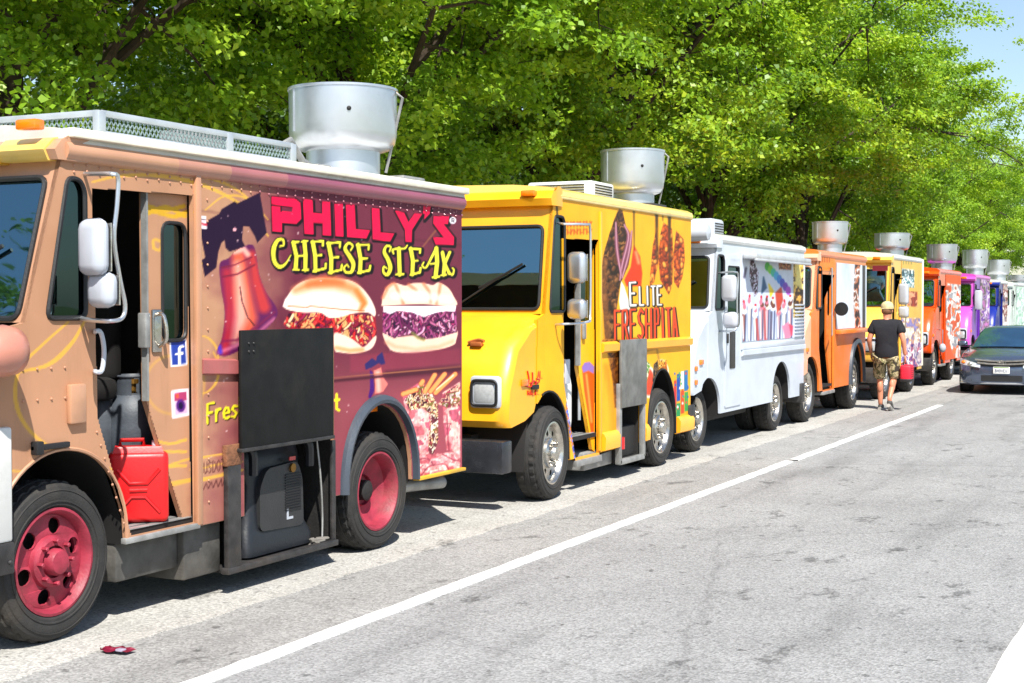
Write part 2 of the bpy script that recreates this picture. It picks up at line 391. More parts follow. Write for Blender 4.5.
# ------------------------------------------------------------------ the step van shared by every food truck
W = 2.2
def truck(d):
    """d: base Y0 (foot of the windshield), rake, Yr (rear), zt (top of side), zb, paints and openings"""
    y0, yr, zt, zb, rk = d['y0'], d['yr'], d['zt'], d.get('zb', .47), d.get('rake', .25)
    zw = d.get('zw', 1.70); nose = d.get('nose', .75)
    rt = thing(d.get('name', 'food_truck'), (XS-W/2, (y0+yr)/2, 0), d['label'], 'food truck', 'food trucks parked along the kerb')
    pf = d['front']; ps = d.get('sidepaint', pf)
    wf, wr, r = d['wf'], d['wr'], d.get('r', .43)
    af = arc(wf, d.get('awf', .53), zb, d.get('aft', 1.0)); ar = arc(wr, d.get('awr', .5), zb, d.get('art', 1.03))
    fl = d.get('flush', False)
    ys = y0-nose if fl else y0-.18
    if fl: head = [(ys, zb)]; tail = [(y0, zw), (y0-.3, zw-.06), (ys+.06, zw-.24), (ys, zw-.4)]
    else: head = []; tail = [(y0, zw), (y0-.16, zw-.05)]
    front_arch = [p for p in af if p[0] > ys+.01]
    bay = []
    if d.get('bay'):
        a_, e_, t_ = d['bay']; bay = [(a_, zb), (a_, t_), (e_, t_), (e_, zb)]
    outline = head+front_arch+bay+ar+[(yr, zb), (yr, zt), (y0+rk, zt)]+tail
    if not fl: outline = [(ys, front_arch[0][1])]+outline[0:]
    qw = rnd([(y0+.5*rk, zw+.02), (y0+.44, zw+.02), (y0+.44, zt-.25), (y0+.40, zt-.19), (y0+rk+.01, zt-.19)], .05)
    holes = [qw]
    if d.get('door'): holes.append(d['door'])
    for h in d.get('holes', []): holes.append(h)
    sf = side_fn(XS)
    b = MB().panel(outline, holes, sf, -.03, 0)
    plain = [(y0-.02, zb), (yr, zb), (yr, zt), (y0+rk, zt), (y0, zw)]
    MB().panel(plain, [], sf, -W, -W+.03).build('kerb_side_wall', ps, rt)
    MB().box(XS-W+.03, XS-.0305, yr-.03, yr, zb, zt).build('rear_wall', d.get('rear', ps), rt)
    def ff(u, v, t): return (u, y0+rk*v+t, zw+(zt-zw)*v)               # raked front wall in (x, 0..1)
    wx0, wx1 = XS-d.get('wi', .07), XS-W+d.get('wi', .07); vm0, vm1 = d.get('wv', (.05, .76)); xm = (wx0+wx1)/2
    wins = [rnd([(wx0, vm0), (wx0-.02, vm1), (xm+.04, vm1), (xm+.04, vm0)], .06), rnd([(xm-.04, vm0), (xm-.04, vm1), (wx1+.02, vm1), (wx1, vm0)], .06)]
    body = b.build('body', ps, rt, 30)
    b = MB().panel([(XS-.001, 0), (XS-.001, 1), (XS-W+.001, 1), (XS-W+.001, 0)], wins, ff, 0, .035)
    b.build('front_wall', pf, rt, 30)
    for wq in wins:
        g = MB().panel(wq, [], ff, .014, .02).build('windshield', GLASS, rt, 0)
        p3 = [ff(u, v, -.004) for u, v in wq]
        MB().tube(p3, .016, 6, True).build('window_seal', BLACK, g)
    wp = MB(); a = ff(XS-.95, vm0, -.02); e = ff(XS-.45, .32, -.025)
    wp.tube([a, e], .009, 6); e2 = ff(XS-.25, .42, -.02); m2 = ff(XS-.68, .22, -.02); wp.tube([m2, e, e2], .012, 6); wp.build('wiper', BLACK, rt)
    # quarter window
    g = MB().panel(qw, [], sf, -.02, -.012).build('quarter_window', GLASSD, rt, 0)
    MB().tube([(XS+.004, p[0], p[1]) for p in qw], .014, 6, True).build('window_seal', BLACK, g)
    # roof and visor
    zr = zt
    sec = [(.012, -.03), (.022, .0), (.012, .045), (-.05, .075), (-.4, .105), (-W/2, .12), (-W+.4, .105), (-W+.05, .075), (-W-.012, .045), (-W-.022, 0), (-W-.012, -.03)]
    b = MB().loft([[(XS+x, y, zr+z) for x, z in sec] for y in (y0+rk-.02, y0+rk+.6, yr-.3, yr+.02)])
    b.build('roof', d.get('roofmat', WHITEP), rt, 30)
    vz = d.get('visor', .17)
    b = bmesh.new(); pts = [(-.09, 0), (-.12, vz*.4), (-.05, vz*.85), (.14, vz+.02), (.2, vz), (.2, .0)]
    m = MB().loft([[(XS+xx, y0+rk+p[0]*sc, zt-.10+p[1]) for p in pts] for xx, sc in ((.026, .25), (.018, .8), (-.06, 1), (-W+.06, 1), (-W-.018, .8), (-W-.026, .25))])
    b.free(); m.build('visor', d.get('visormat', pf), rt, 50)
    ml = MB()
    for xx in d.get('markers', (.25, W-.25, W/2)):
        ml.box(XS-xx-.07, XS-xx+.07, y0+rk-.145, y0+rk-.07, zt-.045+d.get('mz', 0), zt+.01+d.get('mz', 0), .012)
    build_each(ml, 'marker_lamp', AMBER, rt)
    # nose
    if not fl:
        zn = zw-.05; q = [(y0+.03, zn+.06), (y0-.35*nose, zn-.03), (y0-.75*nose, zn-.22), (y0-nose*.97, zn-.62), (y0-nose, zn-.87)]
        low = [(y0-nose*.94, .72), (y0-nose*.55, .76)]+[p for p in af if y0-nose*.55 < p[0] < y0-.18 and p[1] > .78]+[(y0-.18, front_arch[0][1]), (y0+.03, 1.05)]
        b = bmesh.new(); pr = q+low
        # profile swept across the width in stations that narrow towards the top of each flank
        st = []
        for (inset, sc) in ((.0, .0), (.012, .35), (.05, .75), (.13, 1.)):
            st.append((inset, sc))
        secs = []
        def ring(x, k):                                              # k 1 = full profile, 0 = pulled in at the corner
            out = []
            for (yy, zz) in pr:
                f = min(1, max(0, (zz-1.0)/.5)); g = (1-k)*.7
                out.append((x, yy+g*.10*max(0, min(1, (y0-.2-yy)/(nose*.6))), zz-g*.10*f))
            return out
        for inset, k in st: secs.append(ring(XS-.003-inset, k))
        for inset, k in reversed(st): secs.append(ring(XS-W+.003+inset, k))
        m = MB(); n = len(pr); v = [p for q_ in secs for p in q_]; f = []
        for i in range(len(secs)-1):
            for k in range(n): f.append((i*n+k, i*n+(k+1) % n, (i+1)*n+(k+1) % n, (i+1)*n+k))
        m.raw(v, f)
        for i in (0, len(secs)-1):
            tri = geometry.tessellate_polygon([[Vector((p[1], p[2], 0)) for p in secs[i]]]); m.raw(secs[i], [tuple(t) for t in tri])
        b.free(); hood = m.build('hood', pf, rt, 42)
        yf = y0-nose
        m = MB()
        for sx in (0, 1):
            xx = XS-.20 if sx == 0 else XS-W+.20
            fr = MB(); fr.box(xx-.145, xx+.145, yf-.012, yf+.06, .89, 1.17, .03)
            h = fr.build('headlight_bezel', d.get('bezel', OFFWHITE), rt)
            MB().box(xx-.11, xx+.11, yf-.02, yf+.02, .925, 1.12, .03).build('headlight', LAMP, h)
            MB().tube([(xx+a*.12, yf-.022, 1.023+c*.108) for a, c in rnd([(-1, -1), (1, -1), (1, 1), (-1, 1)], .4)], .014, 6, True).build('lamp_gasket', BLACK, h)
        gr = MB()
        for k in range(7): gr.box(XS-.55, XS-W+.55, yf-.012, yf+.03, .82+k*.06, .85+k*.06, .006)
        gr.build('grille', BLACK, rt)
        sm = MB().box(XS-.01, XS+.018, y0-nose*.62, y0-nose*.47, 1.07, 1.13, .008).build('side_marker', AMBER, rt)
        bp = MB().box(XS-W-.02, XS+.035, yf-.12, yf+.06, .34, .62, .018)
        bp.build('front_bumper', d.get('bumper', WORN), rt)
    # cab interior
    yp = d.get('part', y0+1.45)
    b = MB(); zf = .78
    b.box(XS-W+.03, XS-.031, yp, yp+.03, .5, zt); b.box(XS-W+.03, XS-.45, y0+.1, yp, zf-.05, zf)
    ysp = wf+d.get('awf', .53)+.04
    b.box(XS-.45, XS-.032, ysp, yp, .48, .52)
    b.box(XS-.46, XS-.44, ysp, yp, .48, zf)
    b.build('cab_floor', DARK, rt, 0)
    b = MB().box(XS-W+.05, XS-.06, y0+.04, y0+.34, 1.25, zw-.03, .04); b.build('dashboard', DARK, rt)
    b = MB().tube([(XS-.62+.2*math.cos(t*math.pi/10), y0+.50+.06*math.sin(t*math.pi/10), 1.52+.19*math.sin(t*math.pi/10)) for t in range(20)], .013, 6, True)
    b.tube([(XS-.62, y0+.5, 1.52), (XS-.62, y0+.3, 1.3)], .02, 6); b.build('steering_wheel', BLACK, rt)
    s = MB().box(XS-.9, XS-.42, y0+.72, y0+1.2, 1.22, 1.36, .05).build('driver_seat', d.get('seat', DARK), rt)
    MB().box(XS-.88, XS-.44, y0+1.12, y0+1.26, 1.34, 2.0, .05).build('seat_back', d.get('seat', DARK), s)
    MB().box(XS-.8, XS-.52, y0+.85, y0+1.1, zf, 1.22, .02).build('seat_base', CHASSIS, s)
    # running gear
    b = MB()
    for xx in (XS-.55, XS-W+.55): b.box(xx-.05, xx+.05, y0-nose*.6, yr-.1, .44, .62)
    b.box(XS-W+.25, XS-.30, wf+.8, wr-.7, .30, .62, .03); b.box(XS-W+.2, XS-.2, wr+.55, yr-.1, .48, .60)
    b.tube([(XS-.2, wf, r), (XS-W+.2, wf, r)], .06, 8); b.tube([(XS-.2, wr, r), (XS-W+.2, wr, r)], .08, 8); b.ball((XS-W/2, wr, r), .2, .2, .17)
    b.build('chassis', CHASSIS, rt)
    b = MB()                                                        # dark inner wings
    for yc, w_, t_ in ((wf, d.get('awf', .53), d.get('aft', 1.0)), (wr, d.get('awr', .5), d.get('art', 1.03))):
        a_ = arc(yc, w_+.012, zb-.02, t_+.012, 14)
        b.loft([[(XS-.032, p[0], p[1]) for p in a_], [(XS-.62, p[0], p[1]) for p in a_]], close=False)
        b.raw([(XS-.62, p[0], p[1]) for p in a_], [tuple(range(len(a_)))])
        b.build('wheel_well', DARK, rt); b = MB()
    xf_, xr_ = XS+d.get('fx', -.06), XS+d.get('rx', -.06)
    fw_ = wheel(rt, wf, r, d.get('fstyle', 'chrome'), d.get('rim', CHROME), x=xf_); wheel(rt, wr, r, d.get('rstyle', 'chrome'), d.get('rim', CHROME), x=xr_, dual=True)
    if d.get('steer'):
        cc = Vector((xf_-.11-rt.location.x, wf-rt.location.y, 0)); Q = Matrix.Rotation(d['steer'], 3, 'Z'); fw_.rotation_euler = (0, 0, d['steer']); fw_.location = cc-Q @ cc
    wheel(rt, wf, r, 'deep', d.get('rim', CHROME), x=XS-W+.28); wheel(rt, wr, r, 'deep', d.get('rim', CHROME), x=XS-W+.5)
    return rt, outline, holes

def fan(px, py_top, px_w, X=-6.4, roof=2.8, root=None, mat=ALU):
    y, zt = S(px, py_top, X); u = drawing(X, y, 2.5); dep = np.dot(np.array([X, y, zt-CAMH]), FW)
    rr = px_w/FPX*dep/2; h = zt-roof; k = rr
    p = [(k*.67, 0), (k*.67, h*.30), (k*.72, h*.305), (k*.87, h*.335), (k*.945, h*.40), (k*.975, h*.50), (k*.98, h*.97), (k*1.0, h*.975), (k*1.0, h), (k*.95, h), (k*.93, h*.6), (k*.5, h*.5), (.001, h*.5)]
    o = MB().lathe(p, (X, y, roof), 'z', 56).build('exhaust_fan', mat, root, 40)
    c = MB().box(X-k*.75, X+k*.75, y-k*.75, y+k*.75, roof-.06, roof+.02, .01); c.build('fan_curb', GALV, o)
    rv = MB()
    for t in range(3): rv.ball((X+k*.61*math.cos(-.95), y+k*.61*math.sin(-.95), roof+h*(.05+.12*t)), .012, n=6)
    rv.ball((X+k*.985*math.cos(-.9), y+k*.985*math.sin(-.9), roof+h*.72), .018, n=6)
    rv.build('fastener', CHASSIS, o)
    MB().box(-.012, .012, -.003, .006, h*.5, h*.97, 0, 1, Matrix.Translation((X, y, roof)) @ Matrix.Rotation(-.55, 4, 'Z') @ Matrix.Translation((0, -k*.985, 0))).build('seam', mat, o)
    MB().tube([(X+k*.9, y+k*.3, roof+h*.97), (X+k*1.05, y+k*.34, roof+h*.9), (X+k*.72, y+k*.3, roof+.05)], .012, 6).build('hinge_stay', GALV, o)
    return o
def mirrors(root, top, out, heads, mat=STEEL, hm=OFFWHITE):
    # top: list of bracket points (x, y, z); heads: list of (y, z, w, h)
    b = MB().tube(spline(top, 4), .012, 8).build('mirror_bracket', mat, root)
    for (x, y, z, w, h) in heads:
        o = MB()
        o.box(-w/2, w/2, -.05, .05, -h/2, h/2, min(w, h)*.28, 3, Matrix.Translation((x, y, z)) @ Matrix.Rotation(R(-12), 4, 'Z'))
        m = o.build('mirror', hm, root, 50)
        MB().box(-w*.42, w*.42, .048, .056, -h*.42, h*.42, .003, 1, Matrix.Translation((x, y, z)) @ Matrix.Rotation(R(-12), 4, 'Z')).build('mirror_glass', CHROME, m)
def xf(mb, M):
    mb.v = [tuple(M @ Vector(p)) for p in mb.v]; return mb
def tp(ox, oy, s):                              # artwork traced on an enlarged view: view point -> drawing units
    return lambda pts: [(ox+x/s, oy+y/s) for x, y in pts]

# ================================================================== 1  maroon and tan steak truck
P0, PR = 5.57, 10.34
TAN = (180, 134, 104); MAR = (104, 40, 58)
TANP = paint('tan_truck_paint', TAN, .2); MARP = paint('maroon_truck_paint', MAR, .2); PINKP = paint('rose_truck_paint', (184, 122, 104), .15)
pdoor_hole = [(6.065, 2.42), (6.93, 2.44), (6.95, .49), (6.365, .49), (6.10, 1.17)]
gen_hole = [(7.42, .46), (8.45, .46), (8.45, 1.60), (7.42, 1.60)]
gen_hole[0] = (7.42, .50); gen_hole[1] = (8.45, .50)
cfg = dict(label='maroon and tan food truck with a cheese steak wrap and an open cab door', name='food_truck', y0=P0, yr=PR, zt=2.65, zb=.465, rake=.30, nose=.42, flush=True,
           front=TANP, sidepaint=TANP, rear=paint('dark_rear_paint', (44, 22, 30), .3), wf=5.83, wr=9.06, r=.43, rx=-.015, awf=.50, aft=1.03, awr=.47, art=1.06, door=pdoor_hole, bay=(7.42, 8.45, 1.60), rim=REDRIM,
           fstyle='dish', rstyle='deep', visormat=TANP, visor=.13, markers=(.14, W/2), mz=.10, part=7.05, wi=.05, wv=(.02, .80))
rt, outl, hol = truck(cfg)
PH = rt
c = Canvas(5.10, 10.34, .46, 2.64, .0095, .0085, TAN)
U, V = c.U, c.V
n1 = fbm(U/26, V/26, 3); n2 = fbm(U/6, V/6, 5)
c.put(np.clip((U-215+(V-300)*.10+(n1-.5)*60)/70, 0, 1), MAR)
c.put(np.clip((U-200)/60, 0, 1)*np.clip((V-345)/60, 0, 1)*.55, (158, 84, 84))
c.put(np.clip((U-330)/60, 0, 1)*np.clip((V-372)/30, 0, 1)*.5, (172, 76, 92))
c.put(np.clip(.5-np.abs(V-(193+(U-70)*.135)+ (n2-.5)*2)/5, 0, 1)*np.clip((U-130)/80, 0, 1)*.5, (60, 22, 36))  # dark band below the roof edge: the rain gutter's shadow painted into the wrap
YS = (222, 172, 66)
for pts, w_ in (([(92, 182), (120, 176), (160, 176), (205, 186), (245, 208), (268, 236)], 2.2), ([(120, 170), (165, 168), (210, 178), (240, 192), (262, 214)], 1.6),
                ([(68, 322), (42, 345), (20, 368), (15, 395), (22, 420), (42, 442), (80, 462), (128, 472)], 2.2), ([(84, 322), (70, 345), (45, 366), (0, 374)], 2.4),
                ([(0, 471), (40, 472), (110, 480), (150, 474), (200, 458), (242, 452)], 1.7), ([(0, 486), (60, 486), (130, 492), (190, 482), (242, 470)], 3.2),
                ([(196, 470), (220, 464), (243, 462)], 1.2), ([(213, 352), (219, 366), (216, 382), (207, 392), (197, 394)], 1.4),
                ([(218, 370), (217, 350), (208, 338), (198, 336)], 1.2), ([(205, 210), (225, 196), (250, 200), (268, 220)], 1.2), ([(196, 262), (204, 264)], 1.), ([(332, 262), (352, 250), (372, 236)], 1.),
                ([(420, 250), (440, 226), (456, 216)], 1.2)):
    c.line(pts, [w_*.5, w_, w_*.4], YS, 1., .8 if pts[0][0] < 330 else .25, True)
vy = P0+.30
m = MB().loft([[(XS+xx, vy+p[0]*sc-.004, 2.55+p[1]) for p in [(-.095, -.004), (-.128, .05), (-.055, .115), (.14, .156), (.2, .13), (.2, -.004)]] for xx, sc in ((-.03, .97), (-.07, 1.03), (-.36, 1.03))])
m.build('visor_corner', paint('cream_yellow_paint', (226, 190, 96), .15), PH, 60)
MB().box(XS-W+.05, XS-.355, vy-.118, vy-.02, 2.535, 2.575, .01).build('visor_band', paint('ochre_paint', (214, 164, 40), .15), PH)
def strands(pts, cols, n, seed, w, ln):
    rr = random.Random(seed); t0 = c.rgb; c.rgb = np.zeros_like(t0); c.poly(pts, (1, 1, 1), 1.); mk = c.rgb[..., 0:1]; c.rgb = t0.copy()
    us = [p[0] for p in pts]; vs = [p[1] for p in pts]
    for _ in range(n):
        x, y = rr.uniform(min(us), max(us)), rr.uniform(min(vs), max(vs)); a_ = rr.uniform(-2.4, -.7); l_ = ln*rr.uniform(.5, 1.3)
        q = [(x, y), (x+l_*.5*math.cos(a_), y-l_*.5*math.sin(a_)), (x+l_*math.cos(a_+rr.uniform(-.9, .9)), y-l_*math.sin(a_))]
        col = rr.choice(cols); ww = w*rr.uniform(.6, 1.3)
        c.line([(u+.5, v+.6) for u, v in q], ww, tuple(k*.35 for k in col), 1., .8, True); c.line(q, ww*.8, col, .8, 1, True); c.line(q, ww*.25, tuple(min(255, k*1.25+20) for k in col), .8, .7, True)
    c.rgb = t0*(1-mk)+c.rgb*mk
# door: knot pattern, window surround
for pts in ([(152, 205), (170, 210), (190, 206)], [(152, 214), (172, 207), (191, 216)], [(156, 210), (180, 216), (192, 212)]): c.line(pts, 2.2, (206, 160, 40), 1, .9, True)
c.ell(178, 385, 27, 30, YS, .1, .5); c.ell(178, 385, 25, 28, TAN, .1)
for pts in ([(160, 248), (160, 240), (168, 242), (166, 250), (160, 248)], [(152, 438), (175, 444), (192, 440)], [(152, 452), (192, 452)], [(156, 468), (192, 466)]): c.line(pts, 1.5, YS, 1, .8, True)
# stickers: blue f badge and camera badge
q = [(176, 340.5), (192.5, 338), (193.5, 365), (177, 367)]
c.poly(q, (236, 238, 244), .8); c.poly([(177.2, 342), (191.4, 339.6), (192.4, 363.6), (178.2, 365.6)], (38, 62, 150), .8)
c.line([(189, 346.5), (186.5, 346.8), (185.6, 349), (185.8, 364)], 1.25, (250, 250, 252)); c.line([(182.6, 354.2), (188.6, 353.4)], 1.1, (250, 250, 252))
c.poly([(178.6, 392), (193.6, 389.8), (194.4, 415), (179.4, 417.4)], (238, 226, 236), .9, 1.2); c.poly([(180.4, 393.6), (192.6, 391.6), (193.2, 400), (180.8, 401.4)], (170, 60, 104), .8)
c.poly([(180.8, 402), (193.2, 400.6), (193.6, 413.6), (181.4, 415.4)], (206, 170, 200), .8); c.ell(187, 406, 4.6, 6.6, (84, 34, 120), .2); c.ell(187, 406, 2.4, 3.6, (24, 16, 60), .3); c.poly([(182, 394.6), (185, 394.2), (185.2, 398), (182.2, 398.4)], (230, 90, 60), .6)
# lettering of the name: red blocks with black outlines
a = tp(262, 186, 6.83); b2 = tp(360, 186, 6.83)
RED = (226, 12, 66); K = (18, 10, 18)
L1 = [a([(62, 68), (225, 85), (262, 115), (268, 225), (235, 258), (135, 250), (135, 315), (68, 308)]), a([(278, 88), (345, 95), (348, 180), (408, 188), (408, 105), (465, 110), (472, 342), (412, 335), (412, 255), (350, 250), (352, 330), (288, 325)]),
      a([(492, 118), (552, 122), (556, 348), (500, 340)]), a([(570, 125), (632, 130), (640, 295), (738, 302), (712, 360), (580, 350)]), b2([(78, 150), (132, 155), (140, 318), (235, 322), (205, 380), (85, 365)]),
      b2([(235, 165), (300, 180), (330, 245), (370, 185), (425, 190), (355, 300), (352, 385), (308, 382), (305, 300)]), b2([(428, 138), (485, 135), (475, 190), (435, 232), (440, 190), (428, 188)]),
      b2([(500, 205), (610, 205), (600, 260), (572, 262), (642, 350), (640, 405), (515, 400), (495, 350), (568, 350), (498, 255)])]
for q in L1: c.poly([(x+.8, y+1.2) for x, y in q], K, .8, 1.6)
for q in L1: c.poly(q, RED, .8, -.1)
c.poly(a([(130, 146), (205, 153), (205, 175), (130, 170)]), (96, 36, 54), .7); c.line(a([(64, 128), (128, 138), (130, 172)]), .7, K); c.line(a([(128, 140), (206, 150)]), .6, K)
c.ell(452.6, 220.5, 3.4, 3.4, (236, 230, 236), .3); c.text('R', [(451.2, 222.2), (454.4, 222.6), (454.4, 219), (451.2, 218.8)], .4, (40, 20, 30), .5)
# curly second line
ST = []
for t in ([(120, 412), (146, 404), (140, 366), (105, 372), (78, 430), (82, 510), (118, 552), (160, 530), (196, 470)], ): ST.append((a(t), [1.0, 1.2, 1.4, 2.2, 2.8, 2.4, 2.2, 1.4, .6], True))
for t, w_ in (([(212, 385), (234, 480), (228, 566)], 2.4), ([(288, 380), (296, 470), (294, 572)], 2.4), ([(234, 478), (294, 476)], 1.4), ([(208, 385), (248, 382)], 1.2), ([(270, 380), (308, 376)], 1.2), ([(212, 570), (250, 572)], 1.2), ([(276, 574), (314, 572)], 1.2),
              ([(345, 382), (362, 480), (364, 578)], 2.4), ([(336, 382), (415, 376), (414, 408)], 1.3), ([(362, 476), (404, 472)], 1.3), ([(350, 582), (432, 562), (434, 530)], 1.4),
              ([(452, 390), (472, 492), (470, 590)], 2.4), ([(444, 392), (532, 384), (530, 418)], 1.3), ([(470, 490), (520, 486)], 1.3), ([(455, 592), (540, 572), (544, 540)], 1.4),
              ([(655, 402), (672, 500), (668, 590)], 2.4), ([(646, 402), (728, 402), (726, 432)], 1.3), ([(670, 496), (716, 494)], 1.3), ([(655, 592), (732, 576), (738, 546)], 1.4)): ST.append((a(t), w_, False))
ST.append((a([(604, 440), (618, 408), (588, 390), (566, 428), (598, 482), (622, 532), (610, 585), (574, 590), (558, 562), (578, 538), (592, 556)]), [1., 1.2, 1.5, 2.3, 2.6, 2.3, 1.5, 1.3, 1., .8], True))
ST.append((b2([(200, 448), (208, 416), (180, 410), (164, 450), (190, 502), (206, 560), (186, 605), (160, 590), (160, 552), (182, 562)]), [1., 1.2, 1.5, 2.3, 2.5, 2.3, 1.5, 1.2, .9], True))
for t, w_ in (([(264, 428), (270, 604)], 2.4), ([(245, 604), (296, 602)], 1.2), ([(345, 428), (360, 512), (356, 604)], 2.4), ([(338, 430), (410, 430), (408, 456)], 1.3), ([(360, 512), (392, 510)], 1.3), ([(345, 606), (408, 590), (412, 560)], 1.4),
              ([(520, 425), (526, 520), (514, 622)], 2.5), ([(482, 532), (524, 528)], 1.2), ([(494, 624), (540, 618)], 1.2), ([(562, 455), (576, 530), (570, 606)], 2.2), ([(612, 452), (578, 530), (608, 596)], 1.8), ([(552, 610), (588, 606)], 1.)): ST.append((b2(t), w_, False))
ST.append((b2([(228, 462), (222, 436), (262, 428), (304, 426), (322, 404)]), [1, 1.3, 1.5, 1.2, .8], True)); ST.append((b2([(434, 520), (424, 545), (450, 556), (490, 482), (520, 425)]), [.9, 1.1, 1.2, 1.6, 1.8], True)); ST.append((b2([(604, 590), (630, 606), (640, 574), (630, 560)]), [1.4, 1.2, .9], True))
for q, w_, sm in ST: c.line([(x+.9, y+1.0) for x, y in q], [w+1.7 for w in w_] if isinstance(w_, list) else w_+1.7, K, .9, 1, sm)
for q, w_, sm in ST: c.line(q, [w*.82 for w in w_] if isinstance(w_, list) else w_*.82, (240, 228, 62), .8, 1, sm)
# bell
e = tp(195, 186, 3.8)
bell = csp(e([(125, 275), (165, 240), (215, 222), (232, 260), (242, 330), (268, 400), (312, 470), (296, 515), (205, 600), (125, 645), (85, 640), (84, 620), (102, 575), (112, 480), (97, 380), (93, 295)]))
c.poly(bell, (92, 26, 78), 1)
c2 = c.rgb.copy()
c.line(e([(120, 330), (140, 450), (130, 560), (108, 625)]), [5, 7, 6, 4], (176, 40, 56), 7, .9); c.line(e([(165, 270), (180, 400), (200, 500), (190, 570)]), [7, 9, 9, 7], (232, 96, 66), 8, .95); c.line(e([(215, 260), (232, 360), (262, 460)]), [4, 5, 6], (210, 60, 50), 6, .8)
c.line(e([(160, 300), (172, 400), (176, 500), (150, 590)]), [3, 5, 6, 3], (246, 170, 150), 8, .9); c.line(e([(150, 250), (185, 240), (200, 260)]), 2.6, (246, 180, 160), 3, .9)
c.line(e([(100, 590), (160, 585), (240, 530), (300, 480)]), 1.2, (120, 30, 70), 2, .8); c.line(e([(90, 632), (150, 610), (230, 565), (300, 505)]), 1.8, (230, 130, 160), 3, .6); c.line(e([(92, 610), (96, 632)]), 2, (70, 50, 190), 3, .9); c.line(e([(100, 310), (150, 300), (215, 270)]), .7, (110, 26, 50), 1.2, .9); c.line(e([(105, 345), (160, 335), (225, 300)]), .9, (110, 26, 50), 1.4, .9)
c.line(e([(170, 385), (178, 440), (200, 500), (225, 530)]), .55, (30, 10, 24), .7)
mask = np.zeros(c.Y.shape); t_ = c.rgb; c.rgb = np.zeros_like(t_); c.poly(bell, (1, 1, 1), 1); mask = c.rgb[..., 0]; c.rgb = t_
# only keep brush strokes inside the bell outline
c.rgb = np.where(mask[..., None] > .5, c.rgb, c2)
c.poly(e([(245, 25), (272, 178), (236, 216), (226, 190), (205, 155), (182, 152), (178, 205), (190, 230), (130, 250), (115, 235), (112, 206), (100, 215), (88, 250), (80, 310), (36, 345), (24, 282), (38, 272), (14, 150), (92, 105), (100, 88), (150, 58), (160, 66)]), (34, 12, 42), .9)
c.ell(195+150/3.8, 186+165/3.8, 1.8, 1.8, (240, 170, 180), .4)
c.poly(e([(14, 112), (42, 116), (44, 164), (18, 160)]), (236, 226, 230), .6); c.line(e([(18, 142), (42, 146)]), 1.3, (190, 40, 60), .6); c.line(e([(18, 126), (40, 130)]), .5, (110, 90, 100), .5)
# rolls
def strand_field(seed, sx, sy): return fbm(U/sx+fbm(U/9, V/9, seed+9)*1.6, V/sy, seed, 3)
h = tp(275, 268, 5.39)
c.poly(h([(45, 300), (90, 235), (540, 260), (548, 355), (470, 430), (330, 420), (60, 330)]), (150, 26, 44), 1)
fl_ = strand_field(21, 3.0, 5.0); m_ = np.zeros(c.Y.shape); t_ = c.rgb.copy()
def clip_paint(pts, cols, seed, sx, sy):
    """fill a polygon with tangled strands of several colours"""
    global t_
    t_ = c.rgb; c.rgb = np.zeros_like(t_); c.poly(pts, (1, 1, 1), 1.2); mk = c.rgb[..., 0]; c.rgb = t_
    f = strand_field(seed, sx, sy); f = np.clip((f-.25)/.5, 0, .999)*len(cols)
    i = f.astype(int); col = np.array(cols, float)[i]; g = fbm(U/2.5, V/3.5, seed+3)
    c.put(mk, col*(.7+.6*g[..., None]))
clip_paint(h([(45, 300), (75, 240), (250, 240), (520, 255), (548, 355), (475, 425), (440, 390), (325, 370), (325, 330), (60, 320)]), [(60, 8, 40), (160, 20, 40), (226, 40, 50), (120, 14, 60), (250, 170, 110), (196, 24, 34)], 31, 6.0, 9.0)
strands(h([(45, 300), (75, 240), (250, 240), (520, 255), (548, 355), (475, 425), (440, 390), (325, 370), (325, 330), (60, 320)]), [(196, 26, 34), (226, 50, 50), (140, 20, 60), (240, 150, 90), (120, 10, 40), (250, 200, 150), (210, 40, 40)], 130, 5, 1.3, 9)
c.poly(csp(h([(320, 350), (400, 375), (445, 405), (480, 425), (540, 365), (540, 400), (510, 440), (430, 460), (350, 455), (320, 440)])), (250, 214, 190), 1.2); c.line(h([(330, 430), (400, 445), (470, 440)]), 2., (240, 150, 90), 3, .8)
c.poly(csp(h([(46, 205), (55, 170), (100, 105), (160, 68), (240, 54), (320, 56), (400, 66), (460, 100), (510, 160), (540, 225), (535, 262), (500, 240), (420, 245), (350, 265), (290, 268), (240, 240), (150, 240), (70, 225)])), (255, 226, 206), 1)
c.line(h([(110, 120), (200, 82), (320, 78), (420, 110), (470, 170)]), [3, 5.5, 6, 5, 3], (242, 140, 84), 8, .95); c.line(h([(180, 90), (270, 72), (360, 80)]), [2, 4, 2], (224, 100, 50), 7, .8); c.line(h([(440, 120), (480, 190), (460, 225)]), [2, 3, 2], (240, 120, 50), 4, .9); c.line(h([(70, 175), (180, 180), (330, 190), (420, 205)]), [2, 4, 4, 2], (255, 236, 224), 6, .7)
c.line(h([(70, 205), (170, 212), (190, 205), (350, 222), (480, 232)]), .55, (176, 90, 50), 1, .9); c.line(h([(60, 170), (46, 206)]), 1, (255, 240, 230), 1.5, .8)
c.poly(csp(h([(580, 345), (640, 372), (740, 365), (880, 370), (978, 335), (975, 390), (960, 415), (880, 440), (740, 458), (640, 450), (600, 410)])), (252, 206, 180), 1.); c.line(h([(600, 400), (650, 425), (760, 438), (880, 425), (955, 395)]), 1.6, (238, 160, 120), 4, .7)
clip_paint(h([(578, 235), (975, 225), (980, 345), (880, 375), (790, 385), (740, 350), (640, 378), (582, 350)]), [(36, 10, 40), (70, 16, 60), (150, 40, 90), (50, 10, 50), (230, 150, 170), (96, 20, 70)], 47, 4.5, 11.0)
